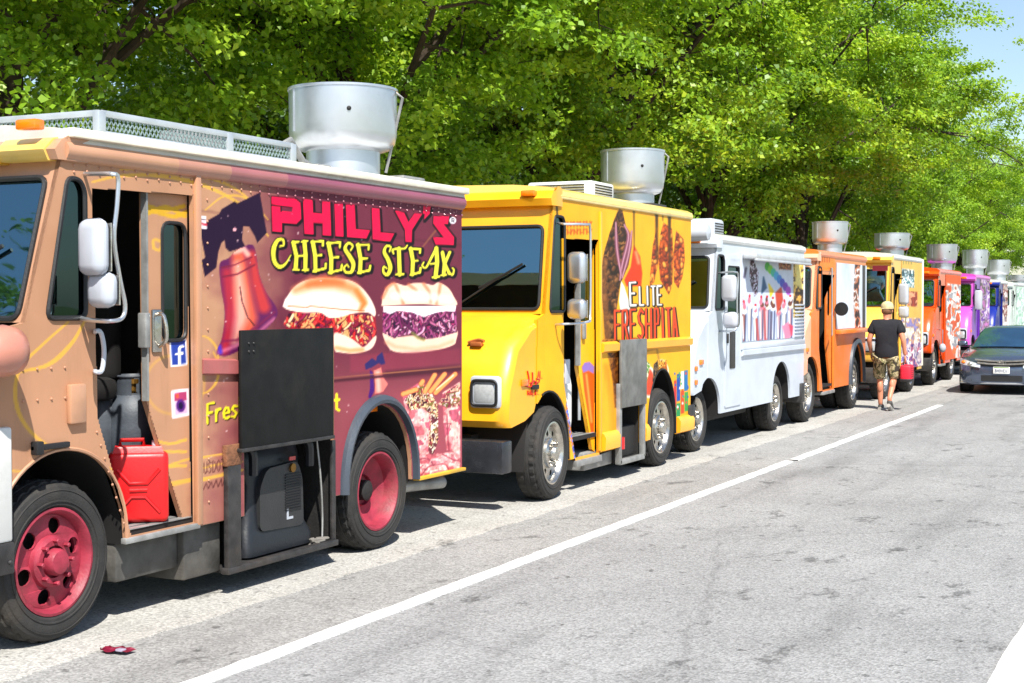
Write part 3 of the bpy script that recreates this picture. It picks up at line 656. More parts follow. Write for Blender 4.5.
strands(h([(578, 235), (975, 225), (980, 345), (880, 375), (790, 385), (740, 350), (640, 378), (582, 350)]), [(110, 30, 80), (60, 16, 56), (150, 60, 110), (226, 150, 180), (86, 20, 66), (180, 90, 130)], 120, 6, 1.1, 8)
c.poly(h([(582, 205), (975, 205), (970, 235), (920, 232), (870, 240), (800, 264), (740, 240), (660, 230), (620, 248), (584, 235)]), (250, 240, 244), 1)
c.poly(csp(h([(575, 190), (580, 150), (600, 105), (640, 80), (700, 95), (740, 82), (800, 82), (850, 92), (880, 78), (930, 105), (960, 150), (972, 205), (800, 195), (640, 200), (576, 204)])), (252, 212, 184), 1)
for q in ([(600, 110), (640, 84), (665, 130), (690, 190)], [(720, 90), (760, 120)], [(800, 85), (830, 130), (838, 180)], [(890, 90), (880, 150), (870, 192)], [(580, 160), (600, 120)]): c.line(h(q), 1.3, (230, 120, 80), 3., .85, True)
c.line(h([(640, 150), (760, 150), (830, 155), (940, 170)]), [3, 5, 4, 3], (255, 238, 228), 5, .7)
c.line(h([(740, 350), (770, 375), (800, 385)]), 1.5, (120, 120, 60), 2, .8)
# banner swoosh behind the small bell, fries and rolls near the rear
f_ = tp(350, 340, 4.55)
c.poly(f_([(0, 70), (150, 60), (500, 40), (500, 105), (160, 140), (0, 148)]), (150, 50, 74), 3, 0, .45); c.poly(f_([(160, 140), (500, 112), (500, 150), (160, 180)]), (70, 18, 40), 4, 0, .55)
c.poly(f_([(66, 110), (100, 82), (118, 95), (122, 74), (146, 54), (160, 108), (140, 112), (130, 105), (98, 125), (70, 135)]), (44, 36, 92), .8); c.poly(f_([(90, 135), (104, 150), (110, 230), (92, 268), (82, 262), (90, 220)]), (70, 20, 110), .9); c.poly(f_([(106, 140), (140, 125), (150, 170), (172, 200), (150, 235), (112, 246), (114, 200)]), (226, 120, 110), .9); c.line(f_([(125, 150), (130, 230)]), 2, (250, 190, 170), 3, .8)
for q, k in (([(245, 285), (235, 240), (330, 185), (372, 255), (385, 300), (360, 520), (300, 520), (270, 400)], 3), ([(420, 240), (500, 190), (500, 520), (440, 500), (425, 380)], 5)):
    clip_paint(f_(q), [(206, 100, 110), (232, 150, 150), (246, 190, 180), (196, 90, 110)], 60+k, 8, 12)
clip_paint(f_([(248, 270), (290, 225), (330, 190), (375, 250), (400, 300), (400, 460), (370, 545), (355, 500), (366, 340), (330, 310), (270, 320)]), [(70, 30, 40), (240, 200, 150), (150, 50, 60), (120, 110, 50), (250, 222, 200), (96, 40, 50)], 71, 3.6, 5.0)
clip_paint(f_([(400, 290), (440, 230), (500, 195), (500, 300), (440, 310)]), [(90, 36, 60), (230, 180, 150), (150, 50, 70), (130, 110, 60), (240, 210, 200)], 77, 3.6, 5.0)
for q in ([(340, 235), (385, 158)], [(365, 235), (430, 155)], [(388, 240), (478, 155)], [(240, 246), (300, 225)], [(322, 200), (330, 188)]): c.line(f_(q), 2.6, (160, 60, 40), 1); c.line(f_(q), 2., (248, 160, 90), 1)
c.line(f_([(392, 225), (470, 160)]), .6, (255, 220, 180), .8)
clip_paint(f_([(300, 560), (320, 520), (360, 520), (420, 515), (500, 505), (500, 590), (330, 640), (305, 640)]), [(190, 90, 100), (236, 150, 150), (250, 196, 190), (214, 120, 130)], 83, 9, 6)
for q in ([(300, 545), (350, 540), (380, 570)], [(320, 620), (360, 575), (430, 565), (450, 600)], [(420, 520), (470, 545), (500, 550)], [(275, 380), (280, 450), (310, 520)], [(440, 340), (445, 450), (450, 500)]): c.line(f_(q), .7, (130, 40, 60), 1.2, .8, True)
# small writing
c.line([(332, 381), (460, 369)], 1.6, (70, 26, 40), 1.4, .9); c.line([(332, 378.4), (460, 366.4)], .5, (170, 110, 70), .8, .8)
c.text('Fresh', [(207, 424), (247, 415), (247, 397), (207, 405)], 1.5, (40, 20, 20), .9, .22); c.text('Fresh', [(206.4, 423.2), (246.4, 414.2), (246.4, 396.2), (206.4, 404.2)], 1.15, (240, 220, 40), .8, .22)
c.text('t', [(333, 411), (341, 410), (341, 392), (333, 393)], 1.3, (240, 220, 40), .8)
c.text('USDOT', [(203, 474), (225, 470), (225, 459), (203, 463)], .5, (92, 48, 46), .7, .3)
c.line([(203, 490), (206, 483), (208, 489), (211, 482), (213, 488), (216, 480), (218, 487), (221, 479), (222, 486), (225, 478)], .5, (92, 48, 46), .7)
for i in range(90):                             # scuffs and chips of the old wrap
    x, y = random.uniform(205, 460), random.uniform(200, 470); l_ = random.uniform(.2, 1.1)
    c.ell(x, y, .5+l_*.5, .5+l_*.4, (226, 190, 190), .6, random.uniform(.3, .8))
WR = printmat('printed_wrap', .45, .10)
dpan = [(6.545, 2.43), (6.93, 2.44), (6.95, .50), (6.875, .52), (6.555, 1.24)]
dwin = rnd([(6.70, 1.58), (6.915, 1.58), (6.915, 2.27), (6.70, 2.27)], .07)
wrap_holes = hol
c.sheet('printed_wrap', outl, wrap_holes, .0018, WR, PH)
MB().tube([(XS, p[0], p[1]) for p in arc(5.83, .50, .465, 1.03, 28)], .011, 6).build('arch_lip', TANP, PH)
dd = MB().panel(dpan, [dwin], side_fn(XS-.05), -.03, 0).build('sliding_door', TANP, PH)
c.sheet('door_wrap', dpan, [dwin], -.046, WR, dd)
g = MB().panel(dwin, [], side_fn(XS-.07), 0, .006).build('door_window', GLASSD, dd, 0)
MB().tube([(XS-.046, p[0], p[1]) for p in dwin], .012, 6, True).build('window_seal', BLACK, dd)
yh, zh = S(157, 330, XS-.03)
b = MB().tube(spline([(XS-.04, yh, zh+.09), (XS+.02, yh, zh+.08), (XS+.03, yh+.01, zh-.05), (XS-.04, yh+.02, zh-.10)], 4), .012, 8); b.box(XS-.05, XS-.03, yh-.035, yh+.05, zh-.13, zh+.12, .01); b.build('handle', CHROME, dd)
b = MB().box(XS-.06, XS-.0, 6.50, 6.545, zh-.1, zh+.1, .008); b.box(XS-.06, XS-.02, 6.535, 6.55, 1.24, 2.43); b.build('latch', GALV, dd)
# posts, moulding, roll below the roof, drip rail
b = MB().box(XS-.01, XS+.022, 6.935, 6.985, .475, 2.56, .006); b.build('door_post', paint('post_paint', (182, 132, 100), .2), PH)
ROLLA, ROLLB = paint('roll_tan', (186, 138, 108), .1), paint('roll_rose', (142, 74, 92), .1)
for y_a, y_b, mt in ((P0+.28, 6.75, ROLLA), (6.75, 7.25, paint('roll_tan_rose', (176, 124, 104), .1)), (7.25, 7.85, paint('roll_rose_tan', (160, 98, 98), .1)), (7.85, PR, ROLLB)):
    MB().loft([[(XS+x, y, z) for x, z in ((.004, 2.545), (.03, 2.56), (.045, 2.59), (.045, 2.62), (.03, 2.645), (-.01, 2.655))] for y in (y_a, y_b)]).build('eave_roll', mt, PH)
MB().box(XS-.02, XS+.06, P0+.30, PR+.03, 2.672, 2.722, .008).build('drip_rail', pbr('cream_rail', (232, 226, 206), .4, dirt=.2), PH)
b = MB()
for ya, yb in ((6.985, 7.33),):
    zc = lambda y: 1.42-.16*(y-6.98)/3.36
    b.loft([[(XS+x, y, zc(y)+z) for x, z in ((.002, -.05), (.028, -.04), (.028, .04), (.002, .05))] for y in (ya, yb)])
b.build('rub_rail', paint('rail_rose', (166, 90, 90), .25), PH)
b = MB()
br_ = MB()
for k in range(46):
    y = P0+.36+k*.098
    for z in (2.53, 2.495): (b if y < 7.5 else br_).ball((XS+.004, y, z+.01*(k % 2)), .007, .008, .008, 6)
br_.build('rear_rivets', paint('rivet_rose', (150, 84, 96), .1), PH)
for k in range(15):
    b.ball((XS+.004, 7.06, .6+k*.13), .007, .008, .008, 6)
for k in range(9): b.ball((XS+.004, 5.55+.1*(k % 5), 1.30+.16*(k//5)), .007, .008, .008, 6)
for k in range(8): b.ball((XS+.004, 6.09+.03*k, 1.10-.075*k), .007, .008, .008, 6)
b.build('rivets', paint('rivet_tan', (176, 126, 98), .1), PH)
# grab handle, mirror bracket, vent flap, hinge
def pl(px, py, X): y, z = S(px, py, X); return (X, y, z)
b = MB().tube(spline([pl(95, 332, XS+.0), pl(96, 331, XS+.09), pl(101, 333, XS+.1), pl(104, 350, XS+.1), pl(102, 370, XS+.1), pl(96, 372, XS+.09), pl(95, 371, XS)], 4), .013, 8); b.build('grab_handle', OFFWHITE, PH)
MX = XS+.24
br = [pl(84, 174, XS), pl(95, 174, XS+.1), pl(112, 174, MX), pl(118, 178, MX), pl(117, 205, MX), pl(114, 240, MX), pl(120, 280, MX), pl(125, 305, MX), pl(122, 318, MX), pl(110, 321, MX), pl(90, 320, XS+.1), pl(80, 318, XS)]
my, mz = S(101, 247, MX); my2, mz2 = S(107, 290, MX)
mirrors(PH, br, .2, [(MX-.05, my, mz, .20, .30), (MX-.03, my2, mz2, .19, .19)])
b = MB().box(XS, XS+.035, 5.86, 5.98, 1.16, 1.37, .01); b.build('fuel_flap', TANP, PH)
b = MB().box(XS, XS+.03, 5.60, 5.86, 1.04, 1.07, .006); b.box(XS, XS+.05, 5.60, 5.65, 1.02, 1.09, .008); b.build('hood_latch', BLACK, PH)
b = MB().box(XS-.02, XS+.02, 6.30, 6.96, .455, .488, .005)
for k in range(4): b.box(XS-.30+k*.075, XS-.25+k*.075, 6.36, 6.93, .522, .527)
b.build('door_step', GALV, PH)
# rear arch trim
ap = arc(9.06, .485, .465, 1.075, 24)
b = MB()
b.loft([[(XS+x, 9.06+(p[0]-9.06)*k, .465+(p[1]-.465)*k) for x, k in ((.0, .99), (.05, 1.0), (.055, 1.04), (.03, 1.09), (.0, 1.1))] for p in ap]); b.build('arch_trim', pbr('arch_rubber', (58, 66, 76), .45, bump=.1), PH)
MB().box(XS-.2, XS-.1, 9.0, 9.2, 1.0, 1.04, .005).build('reflector', AMBER, PH)
# generator compartment hanging below the floor and the raised flap
b = MB()
b.box(XS-.72, XS+.0, 7.27, 8.48, .125, .155, .006); b.box(XS-.72, XS-.70, 7.42, 8.45, .15, 1.60); b.box(XS-.70, XS-.03, 7.395, 7.42, .15, 1.60); b.box(XS-.70, XS-.03, 8.45, 8.475, .15, 1.60); b.box(XS-.7, XS-.03, 7.42, 8.45, 1.60, 1.63)
b.build('generator_bay', CHASSIS, PH)
b = MB().box(XS+.006, XS+.045, 7.20, 7.33, .15, .80, .006); b.box(XS+.006, XS+.03, 8.385, 8.43, .15, .86, .006); b.box(XS-.01, XS+.05, 7.19, 8.43, .135, .175, .006); b.build('bay_frame', WORN, PH)
MB().box(XS+.006, XS+.04, 7.19, 7.345, .80, .93, .005).build('timber_block', pbr('weathered_timber', (120, 78, 52), .8, var=.4, scale=20, bump=.3), PH)
fy0, fy1 = S(242, 400, XS+.075)[0], S(334, 400, XS+.075)[0]
MB().box(XS+.05, XS+.075, fy0, fy1, .895, 1.632, .006).build('bay_flap', pbr('black_board', (20, 21, 21), .7, var=.4, scale=7, bump=.05, dirt=.12, spec=.25), PH, label='black raised generator flap')
b = MB().box(XS+.035, XS+.08, fy0-.005, fy1+.005, .878, .902, .004)
for k in range(4): b.ball((XS+.077, fy0+.07+.05*(k % 2), 1.50+.05*(k//2)), .008, n=6)
b.build('flap_edge', WORN, PH)
b = MB().box(XS-.6, XS-.06, 6.9, 7.26, .14, .46, .02); b.box(XS-.55, XS-.10, 6.35, 6.9, .22, .45, .02); b.build('tool_box', pbr('grimy_steel', (84, 82, 78), .6, .2, .35, 9, bump=.15, dirt=.5), PH)
b = MB().tube([(XS-.25, 9.5, .38), (XS-.22, 10.0, .36), (XS-.16, 10.30, .35)], .05, 14); b.build('exhaust_pipe', GALV, PH)
MB().box(XS-.02, XS+.04, 9.58, PR, .45, .475, .004).build('lower_edge', pbr('yellow_edge', (206, 160, 40), .4, dirt=.3), PH)
# front furniture at the edge of the view
MB().lathe([(.001, -.14), (.08, -.13), (.12, -.06), (.13, .03), (.12, .09), (.07, .12), (.001, .13)], (XS+.12, 5.27, 1.565), 'y', 20).build('fender_mirror', PINKP, PH, 60)
MB().tube([(XS+.10, 5.22, 1.6), (XS, 5.20, 1.45)], .012, 6).build('mirror_stalk', STEEL, PH)
b = MB().box(XS-W, XS+.03, 5.02, 5.13, .60, 1.18, .03); b.box(XS-.03, XS+.03, 5.02, 5.45, .60, 1.18, .015); b.build('front_bumper', WHITEP, PH)
b = MB().box(XS-W, XS+.035, 5.01, 5.13, .44, .60, .015); b.box(XS-.03, XS+.035, 5.1, 5.455, .44, .60, .01); b.ball((XS+.036, 5.42, .50), .012, n=6); b.build('bumper_valance', WORN, PH)
# roof basket with expanded metal, fan
BX, BX2 = XS-.28, XS-W+.28
yb0 = S(100, 113, BX)[0]; zb0, zb1 = 2.755, S(100, 113, BX)[1]; yb1 = S(292, 160, BX)[0]
b = MB()
for z in (zb0, zb1-.012):
    b.box(BX-.015, BX+.015, yb0, yb1, z-.006, z+.03, .003); b.box(BX2-.015, BX2+.015, yb0, yb1, z-.006, z+.03, .003); b.box(BX2, BX, yb0-.015, yb0+.015, z-.006, z+.03, .003)
for y in (yb0, yb0+1.2, yb1): b.box(BX-.03, BX+.018, y-.03, y+.03, zb0, zb1+.012, .004)
rb = b.build('roof_rack', pbr('zinc_rail', (190, 196, 200), .4, .5, .1, dirt=.2), PH)
b = MB(); hh = zb1-zb0; st = .036
k = yb0
def wire(p, q): b.box(-.003, .003, -(Vector(q)-Vector(p)).length/2, (Vector(q)-Vector(p)).length/2, -.003, .003, 0, 1, Matrix.Translation((Vector(p)+Vector(q))/2) @ (Vector(q)-Vector(p)).to_track_quat('Y', 'Z').to_matrix().to_4x4())
while k < yb1-hh*.6:
    wire((BX, k, zb0), (BX, k+hh*.6, zb1)); wire((BX, k+hh*.6, zb0), (BX, k, zb1)); k += st
k = BX2
while k < BX-hh*.6:
    wire((k, yb0, zb0), (k+hh*.6, yb0, zb1)); wire((k+hh*.6, yb0, zb0), (k, yb0, zb1)); k += st
b.build('mesh_panel', pbr('mesh_zinc', (150, 168, 166), .45, .4), rb)
b = MB().tube([(BX-.05, yb1-.1, 2.86), (BX-.05, yb1+.05, 2.93), (BX-.05, yb1+.2, 2.8), (BX-.05, yb1+.35, 2.76)], .025, 8); b.box(BX-.15, BX+.0, yb1+.32, yb1+.5, 2.73, 2.79, .01); b.build('conduit', GALV, PH)
fan(343, 90, 110, -6.1, 2.76, PH)
MB().box(-6.0, -5.7, 9.85, 10.2, 2.75, 2.80, .015).build('roof_plate', GALV, PH)
MB().box(-6.5, -6.1, 7.9, 8.15, 2.76, 2.98, .02).build('roof_vent', GALV, PH)

# loose things carried in the tan cab
def gas_can(loc, rz, label):
    m = MB(); m.box(-.17, .17, -.085, .085, 0, .41, .035, 3)
    m.loft([[(sx*w_, sy*d_, z) for sx, sy in ((-1, -1), (1, -1), (1, 1), (-1, 1))] for w_, d_, z in ((.15, .075, .385), (.135, .06, .43), (.13, .055, .44))])
    for s in (-1, 1): m.tube([(-.10, s*.0, .43), (-.10, s*.0, .475), (.03, 0, .475), (.03, 0, .43)], .013, 8)
    for s in (-1, 1):
        for q in ([(-.12, .06), (-.04, .15), (.04, .15), (.12, .06)], [(-.12, .31), (-.05, .23), (.05, .23), (.12, .31)], [(-.05, .19), (.05, .19)]): m.tube([(x, s*.085, z) for x, z in q], .011, 6)
    o = m.build('fuel_can', pbr('red_polythene', (206, 18, 22), .4, var=.1, bump=.05, dirt=.1), None, 40); o.location = loc; o.rotation_euler = (0, 0, rz)
    tag(o, label, 'fuel can')
    MB().lathe([(.024, 0), (.024, .04), (.001, .042)], (.10, 0, .43), 'z', 14).build('cap', OFFWHITE, None).parent = o
    return o
gas_can((XS-.17, 6.63, .53), R(40), 'red plastic fuel can on the step of the open tan cab')
def gas_bottle(name, loc, r, h, mat, label):
    p = [(r*.8, 0), (r*.8, .05), (r*.96, .08), (r, .14), (r, h-.14), (r*.9, h-.06), (r*.6, h-.01), (.001, h)]
    o = MB().lathe(p, (0, 0, 0), 'z', 28).build(name, mat, None, 40); o.location = loc; tag(o, label, 'gas bottle')
    m = MB(); n = 20
    for a0, a1 in ((0, 7), (9, 17)):
        m.loft([[(rr*math.cos(2*math.pi*k/n), rr*math.sin(2*math.pi*k/n), z) for rr, z in ((r*.62, h-.04), (r*.62, h+.10), (r*.57, h+.10), (r*.57, h-.04))] for k in range(a0, a1+1)])
    m.tube([(r*.62*math.cos(t*math.pi/10), r*.62*math.sin(t*math.pi/10), h+.10) for t in range(20)], .01, 6, True)
    c_ = m.build('collar', mat, None); c_.parent = o
    MB().lathe([(.02, -.02), (.02, .05), (.035, .055), (.035, .08), (.001, .08)], (0, 0, h), 'z', 10).build('valve', pbr('brass', (150, 110, 50), .4, .8), None).parent = o
    return o
GT = pbr('grey_bottle_paint', (66, 72, 80), .5, var=.3, scale=8, bump=.1, dirt=.6)
gas_bottle('gas_bottle', (XS-.42, S(133, 420, XS-.42)[0], .80), .16, .46, GT, 'grey gas bottle behind the red fuel can in the open cab')
gas_bottle('gas_bottle', (XS-.60, S(99, 420, XS-.60)[0], .80), .16, .46, GT, 'second grey gas bottle, deeper in the shade of the tan cab')
# generator
gm = pbr('generator_plastic', (26, 29, 34), .42, var=.2, bump=.08, dirt=.3); gd = pbr('generator_panel', (44, 45, 46), .5, var=.2, bump=.1, dirt=.45)
gx = XS-.10
m = MB().loft([[(x, y, z) for x, y in rnd([(gx-.45-dx, ya), (gx+dx, ya), (gx+dx, yb), (gx-.45-dx, yb)], .07)] for z, ya, yb, dx in ((.17, 7.55, 8.30, .03), (.24, 7.55, 8.31, .03), (.33, 7.585, 8.27, .0), (.62, 7.64, 8.22, -.02), (.76, 7.58, 8.25, -.03), (.86, 7.56, 8.26, -.06), (.90, 7.63, 8.20, -.10))])
gen = m.build('generator', gm, None, 40); tag(gen, 'dark grey plastic generator in the open bay of the maroon truck', 'generator')
MB().panel(rnd([(7.70, .32), (8.20, .30), (8.19, .62), (8.13, .74), (7.78, .72), (7.70, .6)], .05), [], side_fn(gx), -.03, .018).build('front_panel', gd, gen)
m = MB()
for k in range(14): m.box(gx+.014, gx+.026, 7.98, 8.16, .42+k*.018, .427+k*.018)
m.build('vent', BLACK, gen); MB().lathe([(.03, 0), (.03, .02), (.001, .022)], (gx+.014, 8.06, .70), 'x', 12).build('knob', pbr('brass', (150, 110, 50), .4, .8), gen)
MB().box(gx+.016, gx+.022, 8.03, 8.10, .75, .775).build('red_tag', REDLENS, gen)
m = MB().box(gx+.016, gx+.022, 8.00, 8.018, .36, .43); m.box(gx+.016, gx+.022, 8.018, 8.07, .36, .376); m.build('white_mark', OFFWHITE, gen)
m = MB()
for y in (7.56, 8.2): m.tube(spline([(gx+.02, y, .88), (gx+.05, y+.02, .84), (gx+.04, y+.04, .7)], 4), .03, 8)
build_each(m, 'carry_handle', gm, gen)
m = MB().tube(spline([(gx+.06, 8.30, .86), (gx+.07, 8.33, .6), (gx+.05, 8.38, .35), (gx+.06, 8.36, .17)], 5), .007, 6); o = m.build('cable', GALV, None); tag(o, 'thin pale cable hanging beside the generator', 'cable')
o = MB().box(XS-.55, XS-.12, 7.43, 7.54, .16, .62, .02).build('plastic_crate', pbr('blue_plastic', (24, 40, 120), .45), None); tag(o, 'blue plastic box wedged left of the generator', 'box')
m = MB()
for k in range(5): m.tube([(gx+.07+.04*math.cos(t*.5+k), 8.27+.06*math.sin(t*.5)+.01*k, .155+.009*k) for t in range(13)], .008, 6)
o = m.build('rope_coil', pbr('grey_rope', (112, 108, 102), .9, var=.3), None); tag(o, 'grey rope coil lying on the sill of the generator bay', 'rope')

# ================================================================== 2  yellow pita truck
YEL = (238, 168, 26); YELP = paint('yellow_truck_paint', YEL, .12)
ydoor = [(12.36, 2.40), (13.22, 2.42), (13.26, .30), (12.66, .30), (12.38, 1.05)]
yh0, yh1 = S(617, 420)[0], S(641, 420)[0]
yhole = [(yh0+.02, .34), (yh1, .34), (yh1, .95), (yh0+.02, .95)]
rt, outl, hol = truck(dict(label='bright yellow food truck with a fresh pita wrap and chrome wheels', y0=11.95, yr=16.02, zt=2.79, zb=.32, rake=.20, nose=.80, front=YELP, sidepaint=YELP,
    wf=12.06, wr=15.08, r=.43, fx=.03, rx=-.02, steer=R(4), awf=.47, aft=1.0, awr=.46, art=1.08, door=ydoor, bay=(yh0+.02, yh1, .97), rim=CHROME, visor=.16, markers=(.20, W-.28), mz=.03, part=13.3, wi=.06, wv=(.04, .74), roofmat=paint('pale_yellow_roof', (236, 206, 110), .3),
    bumper=pbr('dark_bumper', (70, 72, 78), .25, .7, .2, 9, bump=.1, dirt=.4)))
YT = rt
c = Canvas(11.6, 16.02, .30, 2.80, .0105, .0105, YEL); U, V = c.U, c.V
n1 = fbm(U/18, V/40, 13)
c.put(np.clip((n1-.45)*2, 0, 1)*.35, (255, 206, 40)); c.put(np.clip((U-640)/60, 0, 1)*np.clip((V-360)/60, 0, 1)*.4, (240, 140, 10))
g3 = tp(540, 190, 4.556); g6 = tp(590, 195, 4.714); g7 = tp(560, 340, 4.88)
def clip_paint(pts, cols, seed, sx, sy, soft=1.2):
    t_ = c.rgb; c.rgb = np.zeros_like(t_); c.poly(pts, (1, 1, 1), soft); mk = c.rgb[..., 0]; c.rgb = t_
    f = fbm(c.U/sx+fbm(c.U/9, c.V/9, seed+9)*1.6, c.V/sy, seed, 3); f = np.clip((f-.25)/.5, 0, .999)*len(cols)
    col = np.array(cols, float)[f.astype(int)]; g = fbm(c.U/2., c.V/3, seed+3); c.put(mk, col*(.75+.5*g[..., None]))
# skewers and vegetables
clip_paint(g6([(130, 75), (150, 70), (165, 140), (190, 250), (180, 330), (140, 420), (120, 560), (110, 680), (70, 680), (62, 560), (50, 400), (60, 290), (85, 200), (115, 110)]), [(40, 20, 12), (84, 46, 22), (110, 66, 30), (60, 30, 16), (140, 90, 44), (50, 24, 14)], 11, 7, 14)
def blobs(pts, cols, n, seed, r):
    rr = random.Random(seed); t0 = c.rgb; c.rgb = np.zeros_like(t0); c.poly(pts, (1, 1, 1), 1.); mk = c.rgb[..., 0:1]; c.rgb = t0.copy()
    us = [p[0] for p in pts]; vs = [p[1] for p in pts]
    for _ in range(n):
        x, y = rr.uniform(min(us), max(us)), rr.uniform(min(vs), max(vs)); k = r*rr.uniform(.6, 1.4); a_ = rr.uniform(0, 6.28); q = [(x, y), (x+k*.8*math.cos(a_), y+k*1.2*math.sin(a_))]; col = rr.choice(cols)
        c.line([(u+.4, v+.8) for u, v in q], k, tuple(v*.35 for v in col), 1.4, .9); c.line(q, k*.85, col, 1.4, .95); c.line([(u-.3, v-.6) for u, v in q], k*.3, tuple(min(255, v*1.3+25) for v in col), 1.2, .7)
    c.rgb = t0*(1-mk)+c.rgb*mk
blobs(g6([(130, 75), (150, 70), (165, 140), (190, 250), (180, 330), (140, 420), (120, 560), (110, 680), (70, 680), (62, 560), (50, 400), (60, 290), (85, 200), (115, 110)]), [(70, 36, 18), (96, 54, 26), (50, 26, 14), (120, 74, 36)], 170, 3, 1.8)
c.line(g6([(70, 300), (62, 420), (75, 560), (78, 680)]), [1.5, 3, 3, 3], (150, 90, 40), 3, .6)
for q in ([(160, 140), (180, 200), (150, 330), (140, 400)], [(195, 170), (180, 280), (150, 390)], [(120, 130), (125, 250), (145, 380)]): c.line(g6(q), [.8, 2, 1.8, .8], (130, 66, 90), 1.2, .95, True); c.line(g6(q), .6, (214, 160, 170), 1, .8, True)
c.poly(g6([(205, 235), (235, 290), (245, 370), (240, 430), (170, 430), (160, 400), (190, 340)]), (232, 54, 14), 1.5); c.line(g6([(215, 270), (228, 320)]), 1.6, (250, 150, 100), 2.5, .8)
c.poly(g6([(145, 405), (160, 430), (200, 560), (190, 680), (150, 600), (135, 500)]), (232, 228, 220), 1)
for q, s_ in (([(310, 170), (320, 250), (318, 330), (300, 410), (280, 430), (285, 350), (295, 240)], 31), ([(345, 130), (385, 160), (390, 300), (385, 430), (370, 470), (330, 400), (320, 300), (330, 190)], 33), ([(405, 170), (440, 210), (445, 300), (435, 380), (415, 440), (395, 410), (392, 280)], 35)):
    clip_paint(g6(q), [(150, 50, 8), (200, 80, 10), (120, 40, 10), (176, 60, 8)], s_, 4.5, 7); blobs(g6(q), [(196, 76, 12), (224, 110, 24), (160, 52, 10), (236, 140, 44), (130, 40, 10)], 60, s_, 1.5)
for q in ([(312, 60), (314, 300)], [(372, 70), (376, 420)]): c.line(g6(q), 1.4, (70, 36, 10), 2, .8)
for x, y1, w_ in ((205, 260, .7), (312, 150, 1.2), (340, 120, .8), (372, 160, 1.6), (138, 90, .8)): c.line(g6([(x, 40), (x+2, y1)]), [w_*1.4, w_*.4], (50, 36, 10), 2, .8)
c.line([(556, 196), (558, 240), (556, 300)], [1.0, .8, .3], (40, 26, 10), 1.2, .8)
# lettering
def out_text(t, q, w_, col, ow=1.2, gap=.25):
    c.text(t, [(x+.5, y+.6) for x, y in q], w_+ow, (22, 14, 10), .8, gap); c.text(t, q, w_, col, .7, gap)
out_text('E', g6([(186, 520), (218, 519), (216, 412), (182, 414)]), .95, (246, 244, 236), 1.2, .2)
out_text('LITE', g6([(228, 519), (340, 517), (338, 428), (226, 434)]), .85, (246, 244, 236), 1.0, .38)
out_text('FRESH', g6([(110, 684), (294, 676), (292, 536), (108, 546)]), .95, (236, 70, 30), .85, .36)
out_text('PITA', g6([(300, 676), (416, 668), (408, 532), (298, 536)]), .95, (236, 70, 30), .85, .36)
# strip of orange letters above the door (worn, unreadable in the photo)
for row in (0, 1):
    for k in range(9):
        x = 564+k*3.2; y = 224.5+row*7.4-k*.1; c.line([(x, y+2.6), (x, y-2.4)], .75, (196, 84, 12), .8, .9); c.line([(x, y-2.2+(k % 3)*2), (x+1.8, y-2.+(k % 2)*3)], .6, (196, 84, 12), .8, .9)
# food plates low on the flank, drinks stickers
clip_paint(g7([(200, 0), (290, 0), (288, 330), (265, 330), (255, 200), (230, 60)]), [(60, 30, 14), (110, 60, 20), (80, 40, 16), (150, 90, 30)], 51, 4, 12, 2); c.line(g7([(225, 130), (255, 280), (262, 500)]), 3, (200, 120, 16), 5, .5)
c.ell(*g7([(432, 205)])[0], 7.2, 16, (240, 236, 220), .12); c.ell(*g7([(430, 205)])[0], 5.6, 13.5, (226, 70, 40), .2); clip_paint(g7([(400, 110), (420, 100), (440, 120), (415, 240), (402, 200)]), [(60, 130, 40), (230, 220, 190), (100, 150, 50)], 55, 2, 3)
c.ell(*g7([(494, 160)])[0], 7.4, 13.5, (232, 220, 200), .1); c.ell(*g7([(494, 160)])[0], 6.2, 11.5, (224, 140, 30), .15); clip_paint(g7([(470, 100), (520, 95), (522, 200), (480, 205)]), [(180, 90, 20), (240, 170, 50), (120, 60, 14), (236, 190, 90)], 57, 1.6, 2.2)
clip_paint(g7([(455, 120), (475, 100), (480, 205), (520, 215), (470, 240), (450, 200)]), [(40, 30, 24), (120, 90, 60), (30, 24, 20)], 59, 2, 3)
c.poly(g7([(395, 10), (412, 5), (415, 62), (398, 68)]), (40, 90, 170), .8); c.line(g7([(394, 40), (414, 36)]), 1.2, (200, 40, 30), .8); c.line(g7([(394, 62), (470, 40), (480, 90)]), .9, (120, 90, 50), 2, .6)
for x0, y0_, x1, y1_, col in ((568, 168, 585, 300, (16, 70, 160)), (588, 155, 603, 240, (230, 236, 240)), (604, 150, 622, 250, (30, 110, 170)), (566, 310, 586, 380, (30, 140, 80)), (588, 250, 604, 360, (220, 70, 30)), (606, 255, 624, 350, (60, 150, 70)), (555, 200, 566, 330, (200, 40, 50))):
    c.poly(g7([(x0, y0_), (x1, y0_-4), (x1, y1_-4), (x0, y1_)]), col, .8)
for k in range(26): c.ell(*g7([(random.uniform(556, 624), random.uniform(160, 375))])[0], .9, 1.4, random.choice([(236, 240, 240), (40, 90, 170), (220, 60, 40), (70, 160, 90)]), .4, .85)
# prints beside the door
clip_paint(g7([(30, 300), (48, 350), (92, 590), (70, 590), (45, 470), (25, 340)]), [(90, 110, 200), (200, 120, 60), (150, 140, 200), (60, 70, 150)], 61, 5, 8)
c.text('HALAL', [(529, 379), (542, 378), (542, 371), (529, 372)], .5, (206, 60, 20), .7)
